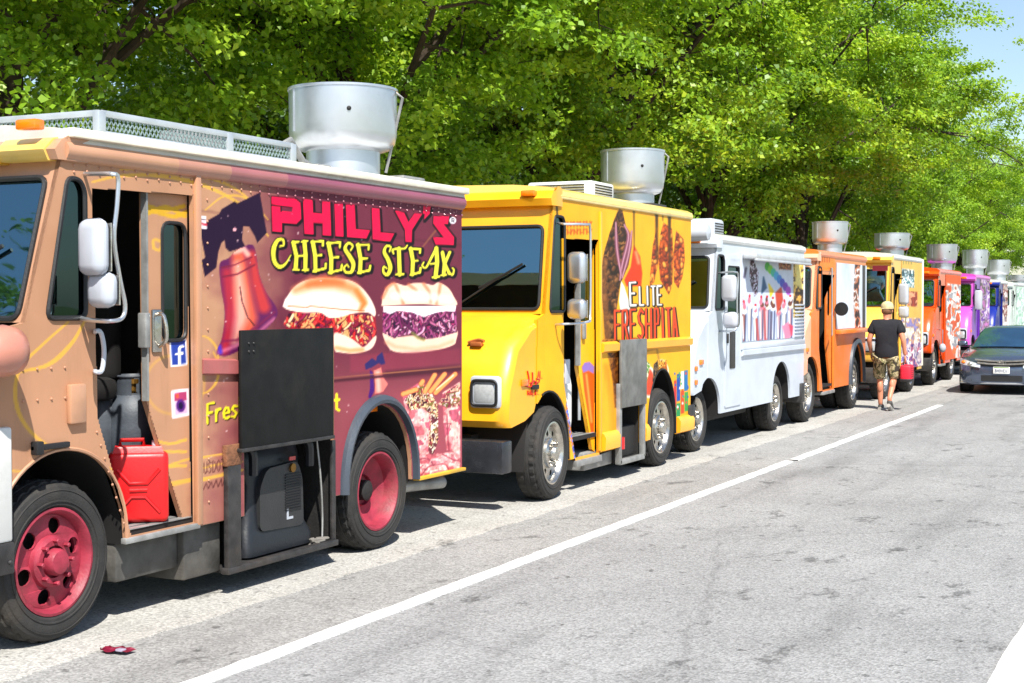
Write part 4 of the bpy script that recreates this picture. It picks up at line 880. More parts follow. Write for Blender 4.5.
# cone painted on the door
dq = g7([(128, 130), (150, 108), (180, 120), (188, 160), (186, 470), (176, 480), (140, 250)])
c.poly(dq, (222, 84, 20), 1.2); c.poly(g7([(128, 135), (140, 112), (165, 106), (188, 130), (186, 165), (160, 150), (135, 160)]), (140, 110, 190), 1.2); c.line(g7([(150, 170), (160, 260), (175, 400)]), 1., (246, 170, 80), 2, .8)
WR2 = printmat('printed_wrap_gloss', .4, .15)
c.sheet('printed_wrap', outl, hol, .004, WR2, YT)
dpan = [(12.80, 2.41), (13.22, 2.42), (13.25, .33), (13.18, .36), (12.82, 1.18)]
dwin = rnd([(12.87, 1.62), (13.19, 1.62), (13.19, 2.32), (12.87, 2.32)], .05)
dd = MB().panel(dpan, [dwin], side_fn(XS-.05), -.03, 0).build('sliding_door', YELP, YT)
c.sheet('door_wrap', dpan, [dwin], -.046, WR2, dd)
MB().panel(dwin, [], side_fn(XS-.07), 0, .006).build('door_window', GLASSD, dd, 0)
b = MB().box(XS-.06, XS-.01, 12.78, 12.81, 1.2, 2.41); b.box(XS-.045, XS-.015, 12.9, 12.97, 1.45, 1.6, .01); b.build('door_edge', GALV, dd)
b = MB().box(XS-.01, XS+.02, 13.24, 13.28, .34, 2.70, .006); b.build('door_post', YELP, YT)
b = MB()
for ya, yb in ((13.28, yh0-.03), (yh1+.03, 16.0)):
    b.loft([[(XS+x, y, 1.36+z) for x, z in ((.002, -.06), (.04, -.04), (.045, .03), (.002, .055))] for y in (ya, yb)])
for ya, yb in ((13.3, yh0-.03), (yh1+.03, 14.57), (15.54, 16.03)):
    b.loft([[(XS+x, y, .44+z) for x, z in ((.002, -.11), (.05, -.10), (.055, .02), (.03, .06), (.002, .075))] for y in (ya, yb)])
build_each(b, 'rub_rail', YELP, YT)
b = MB(); b.box(XS-.02, XS+.03, 12.64, 13.26, .24, .30, .006)
for k in range(4): b.box(XS-.32+k*.08, XS-.27+k*.08, 12.6, 13.2, .522, .528)
b.build('door_step', GALV, YT)
b = MB().box(XS-.01, XS+.02, P0*0+12.2, 16.04, 2.765, 2.79, .004); b.build('drip_rail', pbr('dirty_rail', (214, 190, 130), .5, dirt=.5), YT)
b = MB().panel(arc(15.05, .46, .33, 1.085, 20)+list(reversed(arc(15.05, .445, .33, 1.068, 20))), [], side_fn(XS), -.03, .014)
b.build('arch_trim', BLACK, YT); b = MB(); b.panel(arc(12.02, .47, .33, 1.005, 20)[8:]+list(reversed(arc(12.02, .455, .33, .99, 20)[8:])), [], side_fn(XS), -.03, .014); b.build('arch_trim', BLACK, YT)
m = MB()
zt_ = S(640, 336, XS+.05)[1]; zb_ = S(640, 402, XS+.05)[1]
m.box(XS+.03, XS+.06, yh0-.02, yh1+.02, zb_-.03, zt_-.03, .006); m.build('bay_flap', pbr('dull_sheet', (118, 118, 114), .55, .3, .3, 9, bump=.1, dirt=.5), YT, label='bare grey raised hatch flap')
m = MB().box(XS-.01, XS+.045, yh0-.03, yh0+.03, .16, .98, .005); m.box(XS-.01, XS+.045, yh1-.03, yh1+.02, .18, .98, .005); m.box(XS-.02, XS+.045, yh0, yh1, .15, .20, .005); m.build('bay_frame', GALV, YT)
m = MB().box(XS-.55, XS-.03, yh0, yh1, .17, .20); m.box(XS-.55, XS-.53, yh0, yh1, .2, 1.0); m.box(XS-.53, XS-.03, yh1-.02, yh1, .2, 1.0); m.box(XS-.53, XS-.03, yh0, yh0+.02, .2, 1.0); m.box(XS-.53, XS-.03, yh0, yh1, .98, 1.0); m.box(XS-.35, XS-.05, yh0+.1, yh1-.04, .2, .52, .02); m.build('hatch_bay', CHASSIS, YT)
MB().lathe([(.001, 0), (.06, .01), (.06, .13), (.001, .14)], (XS+.0, yh0+.06, .30), 'z', 14).build('red_canister', REDLENS, YT)
m = MB().box(XS-.5, XS-.05, 13.0, yh0, .16, .34, .02); m.build('tool_box', GALV, YT)
# halal mark in red strokes on the nose flank
m = MB()
e2 = tp(440, 330, 4.02)
for q in ([(352, 165), (358, 200), (352, 222)], [(372, 170), (372, 205), (362, 215)], [(345, 225), (365, 228), (376, 205), (392, 212), (400, 200), (388, 196)], [(386, 205), (384, 228)]):
    m.tube([(XS+.004, *S(x, y, XS+.004)) for x, y in spline(e2(q), 4)], .007, 6)
for i_, ch in enumerate('HALAL'):
    for q in FONT[ch]: m.tube([(XS+.002, *S(527.5+i_*2.4+a_*1.5, 395.2-i_*.15-b_*4.8, XS+.002)) for a_, b_ in q], .0045, 4)
m.build('script_mark', pbr('red_vinyl', (200, 40, 16), .4), YT)
MB().box(XS-.004, XS+.02, 11.66, 11.80, 1.03, 1.07, .006).build('hood_latch', BLACK, YT)
y_, z_ = S(567, 372)
MB().box(XS, XS+.02, y_-.07, y_+.03, z_-.11, z_+.12, .006).build('pull_handle', OFFWHITE, YT)
MX = XS+.26
br = [pl(558, 223, XS), pl(564, 224, XS+.1), pl(586, 224.5, MX), pl(590, 228, MX), pl(590.5, 262, MX), pl(590, 314, MX), pl(587, 322, MX), pl(564, 324, XS+.1), pl(555, 325, XS)]
a1, a2 = S(581, 267.5, MX), S(581, 309, MX)
mirrors(YT, br, .2, [(MX-.04, a1[0], a1[1], .20, .29), (MX-.04, a2[0], a2[1], .20, .19)], STEEL, STEEL)
MB().tube([pl(579, 232, XS-.1), pl(579, 420, XS-.1)], .018, 8).build('grab_pole', STEEL, YT)
m = MB().tube(spline([(XS-.30, 11.33, 1.465), (XS-.36, 11.34, 1.475), (XS-.46, 11.34, 1.45)], 3), .015, 6); m.box(XS-.43, XS-.32, 11.31, 11.36, 1.42, 1.46, .01); m.build('hood_badge', pbr('copper_badge', (190, 110, 60), .4, .4), YT)
# roof gear
ya_, za_ = S(572, 180, -6.6)
m = MB().box(-7.0, -6.2, ya_-.35, ya_+.3, 2.88, 3.16, .03).build('air_conditioner', pbr('pale_unit', (206, 208, 206), .5, dirt=.3), YT)
v = MB()
for k in range(7): v.box(-6.9, -6.3, ya_-.358, ya_-.35, 2.93+k*.03, 2.943+k*.03); v.box(-6.202, -6.195, ya_-.28, ya_+.22, 2.93+k*.03, 2.943+k*.03)
v.build('vent_grille', CHASSIS, m)
fan(632.5, 151, 65, -6.35, 2.88, YT)
MB().box(-6.2, -5.7, 15.4, 15.9, 2.88, 2.93, .01).build('fan_skirt', WORN, YT)
gas_bottle('gas_bottle', (XS-.24, 12.72, .53), .16, .62, pbr('white_bottle_paint', (214, 216, 214), .4, var=.08, dirt=.25), 'white gas bottle standing in the open doorway of the yellow cab')

# ================================================================== 3 to 9  the trucks further along
def simple_print(name, rt, y0, y1, z0, z1, d, base, fnc, mat=None, off=.006):
    global c
    c = Canvas(y0, y1, z0, z1, d, d, base); fnc(c)
    return c.sheet(name, [(y0-1, z0-1), (y1+1, z0-1), (y1+1, z1+1), (y0-1, z1+1)], [], off, mat or WR, rt)
WHT = paint('white_truck_paint', (196, 204, 214), .14, .3)
w_hole = rnd([(17.42, 1.52), (17.92, 1.52), (17.92, 2.26), (17.42, 2.26)], .04)
rt, outl, hol = truck(dict(label='white ice cream truck with a colourful cones and sundaes panel', y0=16.85, yr=21.2, zt=2.575, zb=.44, rake=.18, nose=.80, front=WHT, wf=16.72, wr=19.98, r=.40, fx=-.16, rx=-.10, awf=.45, aft=.90, awr=.47, art=.98, door=w_hole, rim=CHROME, visor=.12, part=18.3, markers=(.25, W-.25)))
WT = rt
g = MB().panel(w_hole, [], side_fn(XS), -.02, -.012).build('door_window', GLASSD, WT, 0)
MB().tube([(XS+.003, p[0], p[1]) for p in w_hole], .012, 6, True).build('window_seal', BLACK, g)
m = MB().panel(rnd([(17.32, .50), (17.99, .50), (17.99, 2.36), (17.32, 2.36)], .03)+[], [w_hole], side_fn(XS), .002, .012); m.build('door', WHT, WT)
m = MB().box(XS+.01, XS+.03, 17.38, 17.42, 1.3, 1.42, .005); m.box(XS+.01, XS+.022, 17.5, 17.72, .98, 1.44, .01); m.build('door_latch', WORN, WT)
def p3(c):
    a = tp(735, 235, 5.69)
    U, V = c.U, c.V; n = fbm(U/5, V/6, 91)
    c.put(np.clip((n-.4)*2, 0, 1)*.5, (188, 196, 220))
    clip_paint(a([(25, 320), (45, 350), (40, 470), (50, 560), (60, 600), (30, 560)]), [(190, 40, 50), (236, 190, 190), (120, 30, 90), (236, 236, 244)], 93, 2, 6)
    rr = random.Random(5)
    c.poly(a([(30, 330), (330, 350), (332, 645), (30, 640)]), (196, 204, 222), 8, 0, .8)
    for k in range(9):                                                # a row of sundae glasses
        x = 48+k*33; top = rr.uniform(375, 440); bot = 640-k*1.5
        c.poly(a([(x-13, top+30), (x+13, top+30), (x+7, bot-30), (x+11, bot), (x-11, bot), (x-7, bot-30)]), (120, 132, 166), 1.2, .5)
        c.poly(a([(x-11, top+32), (x+9, top+32), (x+3, bot-34), (x-5, bot-34)]), rr.choice([(226, 232, 244), (206, 160, 170), (150, 90, 80), (236, 226, 214), (190, 206, 232)]), 1.)
        for j in range(4): c.ell(*a([(x+rr.uniform(-6, 6), top+22-j*14)])[0], 2.4-j*.4, 2.6, rr.choice([(244, 240, 240), (220, 120, 140), (110, 60, 50), (240, 226, 200), (236, 240, 248)]), .3)
        c.ell(*a([(x, top-36)])[0], 1.1, 1.4, (200, 30, 50), .4); c.line(a([(x-8, top+50), (x-3, bot-50)]), .6, (250, 250, 252), 1., .9); c.line(a([(x+9, top+40), (x+5, bot-40)]), .5, (60, 60, 96), 1., .8)
    clip_paint(a([(85, 140), (100, 130), (130, 215), (125, 330), (110, 350), (90, 290), (80, 230)]), [(50, 24, 40), (90, 50, 70), (206, 200, 220), (40, 20, 36)], 97, 1.6, 3)
    for q, col in (([(160, 240), (176, 300), (150, 330)], (40, 80, 120)), ([(190, 280), (200, 350), (216, 320)], (236, 200, 40)), ([(230, 330), (260, 300), (268, 370), (240, 440)], (190, 60, 40)), ([(270, 520), (300, 500), (320, 560), (290, 610)], (240, 130, 160)), ([(308, 510), (325, 520), (320, 570)], (226, 60, 90))): c.poly(a(q), col, 1.6, .6)
    for i, col in enumerate([(60, 170, 60), (110, 190, 50), (60, 180, 150), (60, 160, 210), (50, 120, 200), (60, 70, 180), (110, 50, 170), (160, 60, 180)]):
        x, y = a([(182+i*17, 180+i*16+(i*i)*.5)])[0]; c.ell(x, y, 2.6, 4.4, col, .3)
    clip_paint(a([(245, 140), (318, 146), (318, 200), (248, 196)]), [(60, 40, 30), (180, 100, 60), (90, 60, 50), (200, 150, 110)], 99, 1.2, 2)
    for q in ([(30, 180), (45, 300)], [(60, 190), (50, 240)], [(120, 480), (130, 600)], [(165, 420), (170, 620)], [(205, 440), (200, 620)]): c.line(a(q), 1.2, random.choice([(190, 60, 60), (240, 240, 246), (60, 50, 80)]), 1.5, .8)
    clip_paint(a([(330, 150), (392, 170), (392, 470), (330, 470)]), [(206, 150, 60), (230, 190, 90), (60, 36, 24), (226, 180, 70), (240, 214, 130)], 101, 3, 7)
    c.line(a([(350, 170), (365, 230), (355, 270), (380, 300)]), [2, 3, 3, 2], (240, 220, 130), 2, .9); clip_paint(a([(335, 300), (390, 310), (385, 400), (350, 440), (330, 420)]), [(50, 30, 20), (90, 56, 34), (214, 160, 70)], 103, 2, 3)
    for k in range(6): x, y = a([(75+k*55, 640-k*4)])[0]; c.ell(x, y, 2., 2.4, (220, 50, 50), .4)
ps0, ps1 = S(741, 260)[0], S(804, 260)[0]
simple_print('sundae_panel', WT, ps0, ps1-.05, 1.30, 2.36, .016, (206, 212, 228), p3)
m = MB().box(XS, XS+.20, ps0+.02, ps1-.35, 2.365, 2.44, .02); m.box(XS+.17, XS+.21, ps0+.02, ps1-.35, 2.34, 2.37, .01); m.build('awning_case', pbr('awning_alu', (196, 198, 200), .4, .4, dirt=.3), WT)
m = MB().box(XS+.004, XS+.02, ps0-.04, ps0-.0, 1.2, 2.45); m.box(XS+.004, XS+.03, ps0, ps1-.02, 1.20, 1.27, .006); m.box(XS+.004, XS+.02, ps1-.05, ps1-.01, 1.2, 2.4); m.build('panel_frame', WHT, WT)
yv0, yv1 = S(794, 335)[0], S(801, 335)[0]
m = MB()
for k in range(10): m.box(XS+.004, XS+.03, yv0, yv1+.1, 1.31+k*.05, 1.335+k*.05, .004)
m.build('louvre', OFFWHITE, WT)
m = MB().loft([[(XS+x, y, 1.16+z) for x, z in ((.002, -.05), (.035, -.03), (.035, .03), (.002, .05))] for y in (18.02, 21.18)]); m.build('rub_rail', WHT, WT)
MX = XS+.22; a1, a2 = S(733.5, 297, MX), S(733, 320, MX)
mirrors(WT, [pl(718, 273, XS), pl(734, 272, MX), pl(738, 276, MX), pl(737, 300, MX), pl(737, 326, MX), pl(732, 331, MX), pl(720, 331, XS)], .2, [(MX-.03, S(731.5, 288, MX)[0], S(731.5, 288, MX)[1], .20, .32), (MX-.03, a2[0], a2[1], .20, .20)])
m = MB().box(XS, XS+.018, 16.18, 16.26, .84, .90, .01); m.box(XS, XS+.018, 16.18, 16.26, 1.0, 1.06, .01); build_each(m, 'side_marker', AMBER, WT)
ya_ = S(698, 226, -6.4)[0]
m = MB().box(-6.75, -6.1, ya_-.25, ya_+.25, 2.66, 2.95, .05, 3).build('air_conditioner', OFFWHITE, WT)
v = MB()
for k in range(6): v.box(-6.102, -6.094, ya_-.18, ya_+.18, 2.70+k*.035, 2.715+k*.035)
v.build('vent_grille', CHASSIS, m)
MB().lathe([(.001, -.3), (.09, -.28), (.10, 0), (.09, .28), (.001, .3)], (-5.75, 16.75, 2.64), 'x', 16).build('siren_horn', OFFWHITE, WT, 50)

def open_truck(label, y0, yr, zt, front, side, dopen, **k):
    yl, ym, ye, zs = dopen
    door = [(yl, zt-.30), (ye, zt-.30), (ye, zs), (yl+.25, zs), (yl, 1.1)]
    d = dict(label=label, y0=y0, yr=yr, zt=zt, zb=.44, rake=.2, nose=.7, front=front, sidepaint=side, wf=y0-.02, wr=yr-.95, r=.44, door=door, part=ye+.1, visor=.12)
    d.update(k); rt, o, h = truck(d)
    MB().panel([(ym, zt-.30), (ye, zt-.30), (ye, zs+.02), (ye-.06, zs+.03), (ym, 1.15)], [rnd([(ym+.06, 1.6), (ye-.04, 1.6), (ye-.04, zt-.42), (ym+.06, zt-.42)], .05)], side_fn(XS-.04), -.03, 0).build('sliding_door', side, rt)
    MB().box(XS-.3, XS+.02, yl+.2, ye, zs-.05, zs, .006).build('door_step', GALV, rt)
    return rt
def letters_panel(rows, cols, seed):
    def f(c):
        rr = np.random.default_rng(seed)
        for (px0, py0, px1, py1, n, col, w_) in rows:
            for k in range(n):
                x = px0+(px1-px0)*(k+.5)/n; hgt = (py1-py0)/2; y = (py0+py1)/2
                c.line([(x, y-hgt), (x, y+hgt)], w_, col, .6); c.line([(x, y-hgt*rr.choice([1, 0, -1])), (x+(px1-px0)/n*.5, y-hgt*rr.choice([1, 0, -1]))], w_, col, .6)
    return f
# 4 peach and orange truck with the silver serving shutter
ORG = paint('orange_truck_paint', (232, 122, 46), .12); PEACH = paint('peach_truck_paint', (240, 176, 140), .1)
O4 = open_truck('peach fronted orange food truck with a silver shutter and round black mirror', 21.80, 25.42, 2.545, PEACH, ORG, (22.12, 22.75, 23.1, .42), wf=21.62, wr=24.72, r=.46, nose=.72, art=1.12, awr=.50, roofmat=ORG)
q0, q1 = S(836, 300)[0], S(863, 300)[0]
def p4(c):
    U, V = c.U, c.V; n = fbm(U/9, V/30, 5); c.put(np.clip((n-.4)*2, 0, 1)*.6, (168, 182, 200))
    clip_paint([(855, 255), (860, 262), (858, 300), (862, 345), (856, 345), (853, 300)], [(120, 70, 50), (230, 220, 214), (190, 110, 70), (60, 40, 40)], 7, 3, 7)
    c.line([(863.5, 252), (863.5, 350)], 1.4, (40, 36, 36), 1.2, .9)
simple_print('silver_shutter', O4, q0, q1+.25, 1.38, 2.45, .02, (206, 214, 224), p4)
m = MB().box(XS+.004, XS+.10, q0-.05, q1+.3, 1.30, 1.37, .01); m.build('serving_shelf', ORG, O4)
m = MB().lathe([(.001, .0), (.10, .005), (.11, .03), (.08, .06), (.001, .07)], (0, 0, 0), 'y', 20); y_, z_ = S(841, 309, XS+.12)
xf(m, Matrix.Translation((XS+.12, y_, z_))); m.build('round_mirror', BLACK, O4, 50)
MB().tube([(XS, y_+.1, z_), (XS+.12, y_+.06, z_)], .012, 6).build('mirror_stalk', BLACK, O4)
m = MB(); ap = arc(24.72, .51, .445, 1.13, 20); m.loft([[(XS+x, 24.72+(p[0]-24.72)*k, .445+(p[1]-.445)*k) for x, k in ((0, .98), (.05, 1.), (.04, 1.1), (0, 1.12))] for p in ap]); m.build('arch_trim', pbr('arch_rubber', (58, 66, 76), .45, bump=.1), O4)
m = MB().tube([pl(831, 268, XS+.0), pl(832, 268, XS+.12), pl(832, 335, XS+.12), pl(831, 336, XS)], .014, 6); m.build('grab_handle', STEEL, O4)
def p4b(c):
    for k in range(5): c.line([(819.5+k*2.4, 250), (819.5+k*2.4, 262)], .6, (150, 60, 20), .8, .7)
simple_print('name_board', O4, 22.1, 23.1, 2.30, 2.52, .02, (236, 132, 50), p4b)
fan(830, 222, 36, -6.2, 2.67, O4)
# 5 tan yellow truck with menu boards
Y5 = paint('mustard_truck_paint', (236, 184, 76), .12)
T5_ = open_truck('mustard yellow food truck with menu boards, two tall mirrors and a wide fan', 27.45, 30.85, 2.66, Y5, Y5, (27.75, 28.3, 28.6, .42), wr=29.95, art=1.08)
def p5(c):
    for q, cols in (([(899, 268), (914, 270), (914, 288), (899, 286)], [(196, 216, 220), (60, 110, 120), (220, 226, 220), (90, 140, 150)]), ([(907, 291), (917, 292), (917, 307), (907, 306)], [(176, 56, 36), (140, 40, 30), (220, 150, 110)]),
        ([(900, 318), (920, 318), (921, 345), (900, 345)], [(226, 210, 190), (236, 226, 214), (200, 150, 110), (130, 120, 170)]), ([(899, 345), (922, 342), (922, 372), (912, 368), (899, 380)], [(210, 190, 190), (120, 100, 160), (236, 230, 226), (190, 110, 130), (90, 70, 130)])): clip_paint(q, cols, int(q[0][1]), 3.2, 5)
    c.text('MENU', [(899.5, 276), (913.5, 277), (913.5, 271), (899.5, 270)], .4, (30, 60, 70), .6)
    for k in range(6): c.line([(898+k*2.6, 258), (898+k*2.6, 264)], .5, (120, 130, 70), .8, .8)
simple_print('menu_boards', T5_, 28.62, 30.84, .50, 2.62, .022, (228, 178, 84), p5)
MX = XS+.2
mirrors(T5_, [pl(897, 280, XS), pl(905, 282, MX), pl(905, 330, MX), pl(897, 332, XS)], .2, [(MX, *S(903.5, 294, MX), .20, .40), (MX, *S(903.5, 312, MX), .20, .22)])
MB().box(XS-.30, XS-.02, 27.40, 27.42, 2.4, 2.5).build('name_strip', pbr('maroon_sign', (110, 30, 40), .4), T5_)
m = MB().box(XS-.02, XS+.03, 30.80, 30.87, .5, 2.7, .01); m.build('corner_trim', pbr('cream_rail', (232, 226, 206), .4, dirt=.2), T5_)
fan(892, 233.5, 35, -6.3, 2.78, T5_)
# 6 deep orange truck
O6 = paint('deep_orange_paint', (226, 78, 16), .1, .25)
T6_ = open_truck('deep orange food truck with a bulging nose and white flecked side', 32.65, 35.95, 2.49, O6, O6, (32.95, 33.1, 33.75, .44), wr=35.0, roofmat=O6)
def p6(c): clip_paint([(945, 283), (961, 285), (962, 370), (952, 352), (946, 330)], [(220, 208, 200), (226, 100, 40), (150, 150, 156), (236, 228, 220), (200, 80, 40)], 17, 4, 9)
simple_print('flecked_wrap', T6_, 33.76, 35.94, .5, 2.45, .025, (222, 84, 24), p6)
m = MB(); y_, z_ = S(943, 348, XS+.1); m.ball((XS+.09, y_, z_), .075, .06, .10); m.build('mirror', OFFWHITE, T6_); MB().tube([(XS, y_+.1, z_+.4), (XS+.09, y_, z_+.4), (XS+.09, y_, z_)], .012, 6).build('mirror_bracket', STEEL, T6_)
fan(942, 244.5, 30, -6.3, 2.60, T6_)
# 7 purple and pink truck
P7 = paint('violet_truck_paint', (104, 44, 160), .08); P7b = paint('pink_truck_paint', (196, 78, 178), .08)
T7_ = open_truck('pink and violet food truck with a pale swirled side', 38.05, 40.95, 2.46, P7b, P7, (38.35, 38.5, 39.1, .44), wr=40.0, roofmat=P7b)
def p7(c): clip_paint([(975, 279), (992, 280), (992, 376), (975, 378)], [(150, 90, 180), (206, 190, 206), (96, 40, 140), (176, 150, 170), (90, 80, 80), (180, 110, 170)], 19, 4, 9)
simple_print('swirl_wrap', T7_, 39.15, 40.94, .5, 2.43, .03, (190, 120, 200), p7)
m = MB(); y_, z_ = S(978, 300, XS+.1); m.box(XS+.02, XS+.2, y_-.1, y_+.1, z_-.25, z_+.25, .05); m.build('mirror', OFFWHITE, T7_)
fan(975, 250, 25, -6.3, 2.57, T7_)
# 8 blue truck
B8 = paint('cobalt_truck_paint', (16, 34, 130), .08)
T8_ = open_truck('cobalt blue food truck behind the grey car', 42.7, 44.8, 2.38, B8, B8, (43.0, 43.2, 43.6, .44), wr=44.1)
def p8(c): clip_paint([(998, 283), (1010, 284), (1010, 340), (998, 340)], [(60, 60, 110), (190, 170, 160), (120, 60, 60), (220, 210, 206)], 23, 3, 6)
simple_print('menu_boards', T8_, 43.65, 44.78, .9, 2.34, .03, (40, 60, 150), p8)
fan(998, 260, 23, -6.3, 2.49, T8_)
# 9 mint truck
M9 = paint('mint_truck_paint', (200, 212, 206), .08)
T9_ = open_truck('pale mint green food truck, farthest of the row in view', 45.7, 49.4, 2.36, M9, M9, (46.0, 46.2, 46.7, .44))
def p9(c): clip_paint([(1016, 288), (1026, 288), (1028, 330), (1016, 330)], [(130, 180, 150), (206, 220, 212), (160, 196, 174), (222, 228, 226)], 29, 2.6, 5)
simple_print('green_wrap', T9_, 46.8, 49.3, .9, 2.30, .03, (180, 216, 190), p9)
fan(1018, 275, 22, -6.3, 2.47, T9_)

# ================================================================== road, kerb, ground
def asphalt(name, c0, c1, patch, grain=.5, tint=(1, 1, 1)):
    m = bpy.data.materials.new(name); m.use_nodes = True; nt = m.node_tree; b = nt.nodes['Principled BSDF']; L = nt.links.new
    tc = nt.nodes.new('ShaderNodeTexCoord')
    def noise(s, d=4, r=.6, sc=None):
        n = nt.nodes.new('ShaderNodeTexNoise'); n.inputs['Scale'].default_value = s; n.inputs['Detail'].default_value = d; n.inputs['Roughness'].default_value = r
        if sc:
            mp = nt.nodes.new('ShaderNodeMapping'); mp.inputs['Scale'].default_value = sc; L(tc.outputs['Object'], mp.inputs['Vector']); L(mp.outputs['Vector'], n.inputs['Vector'])
        else: L(tc.outputs['Object'], n.inputs['Vector'])
        return n.outputs['Fac']
    def ramp(f, p0, p1, a, d):
        r = nt.nodes.new('ShaderNodeValToRGB'); r.color_ramp.elements[0].position = p0; r.color_ramp.elements[1].position = p1
        r.color_ramp.elements[0].color = (*a, 1); r.color_ramp.elements[1].color = (*d, 1); L(f, r.inputs['Fac']); return r.outputs['Color']
    def mul(a, d, f=1.):
        x = nt.nodes.new('ShaderNodeMixRGB'); x.blend_type = 'MULTIPLY'; x.inputs[0].default_value = f; L(a, x.inputs[1]); L(d, x.inputs[2]); return x.outputs['Color']
    base = ramp(noise(.55, 8, .65), .35, .65, c0, c1)
    vo = nt.nodes.new('ShaderNodeTexVoronoi'); vo.inputs['Scale'].default_value = 75; L(tc.outputs['Object'], vo.inputs['Vector'])
    sp = nt.nodes.new('ShaderNodeSeparateColor'); L(vo.outputs['Color'], sp.inputs['Color'])
    g = ramp(sp.outputs['Red'], 0., 1., (1-grain,)*3, (1+grain*.8,)*3)
    col = mul(base, g)
    col = mul(col, ramp(noise(1., 5, .6, (2.2, .28, 1)), .50, .72, (1, 1, 1), (patch,)*3))      # long tyre-worn streaks
    col = mul(col, ramp(noise(2.6, 5, .75, (1, .55, 1)), .585, .66, (1, 1, 1), (patch*.66,)*3))  # small dark spots and patches
    col = mul(col, ramp(noise(9, 3, .6), .645, .70, (1, 1, 1), (.5,)*3))
    w = nt.nodes.new('ShaderNodeTexVoronoi'); w.feature = 'DISTANCE_TO_EDGE'; w.inputs['Scale'].default_value = .28
    mp = nt.nodes.new('ShaderNodeMixRGB'); mp.inputs[0].default_value = .18
    nn = nt.nodes.new('ShaderNodeTexNoise'); nn.inputs['Scale'].default_value = 1.6; nn.inputs['Detail'].default_value = 6; L(tc.outputs['Object'], nn.inputs['Vector'])
    L(tc.outputs['Object'], mp.inputs[1]); L(nn.outputs['Color'], mp.inputs[2]); L(mp.outputs['Color'], w.inputs['Vector'])
    col = mul(col, ramp(w.outputs['Distance'], .0, .006, (.55,)*3, (1, 1, 1)), .35)
    L(col, b.inputs['Base Color']); b.inputs['Roughness'].default_value = .85; b.inputs['Specular IOR Level'].default_value = .3
    bp = nt.nodes.new('ShaderNodeBump'); bp.inputs['Strength'].default_value = .5; bp.inputs['Distance'].default_value = .008; L(vo.outputs['Distance'], bp.inputs['Height']); L(bp.outputs['Normal'], b.inputs['Normal'])
    return m
def sheet(name, x0, x1, y0, y1, z, mat):
    n = 12; v = []; f = []
    o = MB().raw([(x0, y0, z), (x1, y0, z), (x1, y1, z), (x0, y1, z)], [(0, 1, 2, 3)]).build(name, mat, None, 0); return struct(o)
GRASS = pbr('dry_grass', (92, 104, 52), .95, var=.5, scale=1.2, bump=.4)
sheet('ground', -420, 420, -420, 420, -.012, GRASS)
ROAD = asphalt('old_asphalt', (.232, .231, .229), (.292, .291, .288), .74, .30)
LANE = asphalt('parking_concrete', (.34, .328, .30), (.43, .418, .388), .82, .30)
GUT = asphalt('gutter_asphalt', (.245, .241, .231), (.305, .30, .288), .80, .32)
sheet('road', -7.9, 9.0, -60, 400, -.004, ROAD)
# parking strip with a ragged edge
rg = random.Random(3); ed = []
y = -30.
while y < 120: ed.append((-5.14-.02*math.sin(y*.5)+rg.uniform(-.022, .022)+(.10 if y < 8.6 else 0)*0, y)); y += .22
n_ = len(ed); m = MB().raw([(p[0]+.002, p[1], -.008) for p in ed]+[(p[0], p[1], .004) for p in ed]+[(-7.9, p[1], .004) for p in ed], [(k*n_+i, k*n_+i+1, k*n_+n_+i+1, k*n_+n_+i) for k in range(2) for i in range(n_-1)])
struct(m.build('parking_lane', LANE, None, 0))
m = MB().raw([(p[0]-.15, p[1], 0) for p in ed]+[(-4.31, p[1], 0) for p in ed], [(i, i+1, len(ed)+i+1, len(ed)+i) for i in range(len(ed)-1)])
struct(m.build('gutter_strip', GUT, None, 0))
LINE = pbr('road_paint', (222, 222, 218), .7, var=.14, scale=14, bump=.3, dirt=.5)
def wear():
    nt = LINE.node_tree; b = nt.nodes['Principled BSDF']; L = nt.links.new; src = b.inputs['Base Color'].links[0].from_socket
    tc = nt.nodes.new('ShaderNodeTexCoord'); n = nt.nodes.new('ShaderNodeTexNoise'); n.inputs['Scale'].default_value = 26; n.inputs['Detail'].default_value = 5; n.inputs['Roughness'].default_value = .75
    L(tc.outputs['Object'], n.inputs['Vector']); r = nt.nodes.new('ShaderNodeValToRGB'); r.color_ramp.elements[0].position = .56; r.color_ramp.elements[1].position = .64
    r.color_ramp.elements[0].color = (0, 0, 0, 1); r.color_ramp.elements[1].color = (.8, .8, .8, 1); L(n.outputs['Fac'], r.inputs['Fac'])
    x = nt.nodes.new('ShaderNodeMixRGB'); x.inputs[2].default_value = (.25, .248, .24, 1); L(r.outputs['Color'], x.inputs[0]); L(src, x.inputs[1]); L(x.outputs['Color'], b.inputs['Base Color'])
wear()
def stripe(name, xc, w, y0, y1):
    y = y0; L_ = []; 
    while y < y1: L_.append((xc-w/2+rg.uniform(-.007, .007), xc+w/2+rg.uniform(-.007, .007), y)); y += .16
    n = len(L_); m = MB().raw([(a-.001, y, -.008) for a, b, y in L_]+[(a, y, .0085) for a, b, y in L_]+[(b, y, .0085) for a, b, y in L_]+[(b+.001, y, -.008) for a, b, y in L_], [(k*n+i, k*n+i+1, k*n+n+i+1, k*n+n+i) for k in range(3) for i in range(n-1)])
    return struct(m.build(name, LINE, None, 0))
stripe('lane_marking', -4.315, .10, -20, 16.2); stripe('lane_marking', -4.305, .10, 16.3, 26.3)
stripe('centre_marking', -.83, .22, -20, 60)
CONC = pbr('kerb_concrete', (176, 170, 158), .85, var=.2, scale=5, bump=.15, dirt=.3)
struct(MB().box(-8.08, -7.9, -60, 200, -.05, .14, .02).build('kerb', CONC, None)); struct(MB().box(-11.5, -8.08, -60, 200, -.05, .13, .005).build('sidewalk', CONC, None))
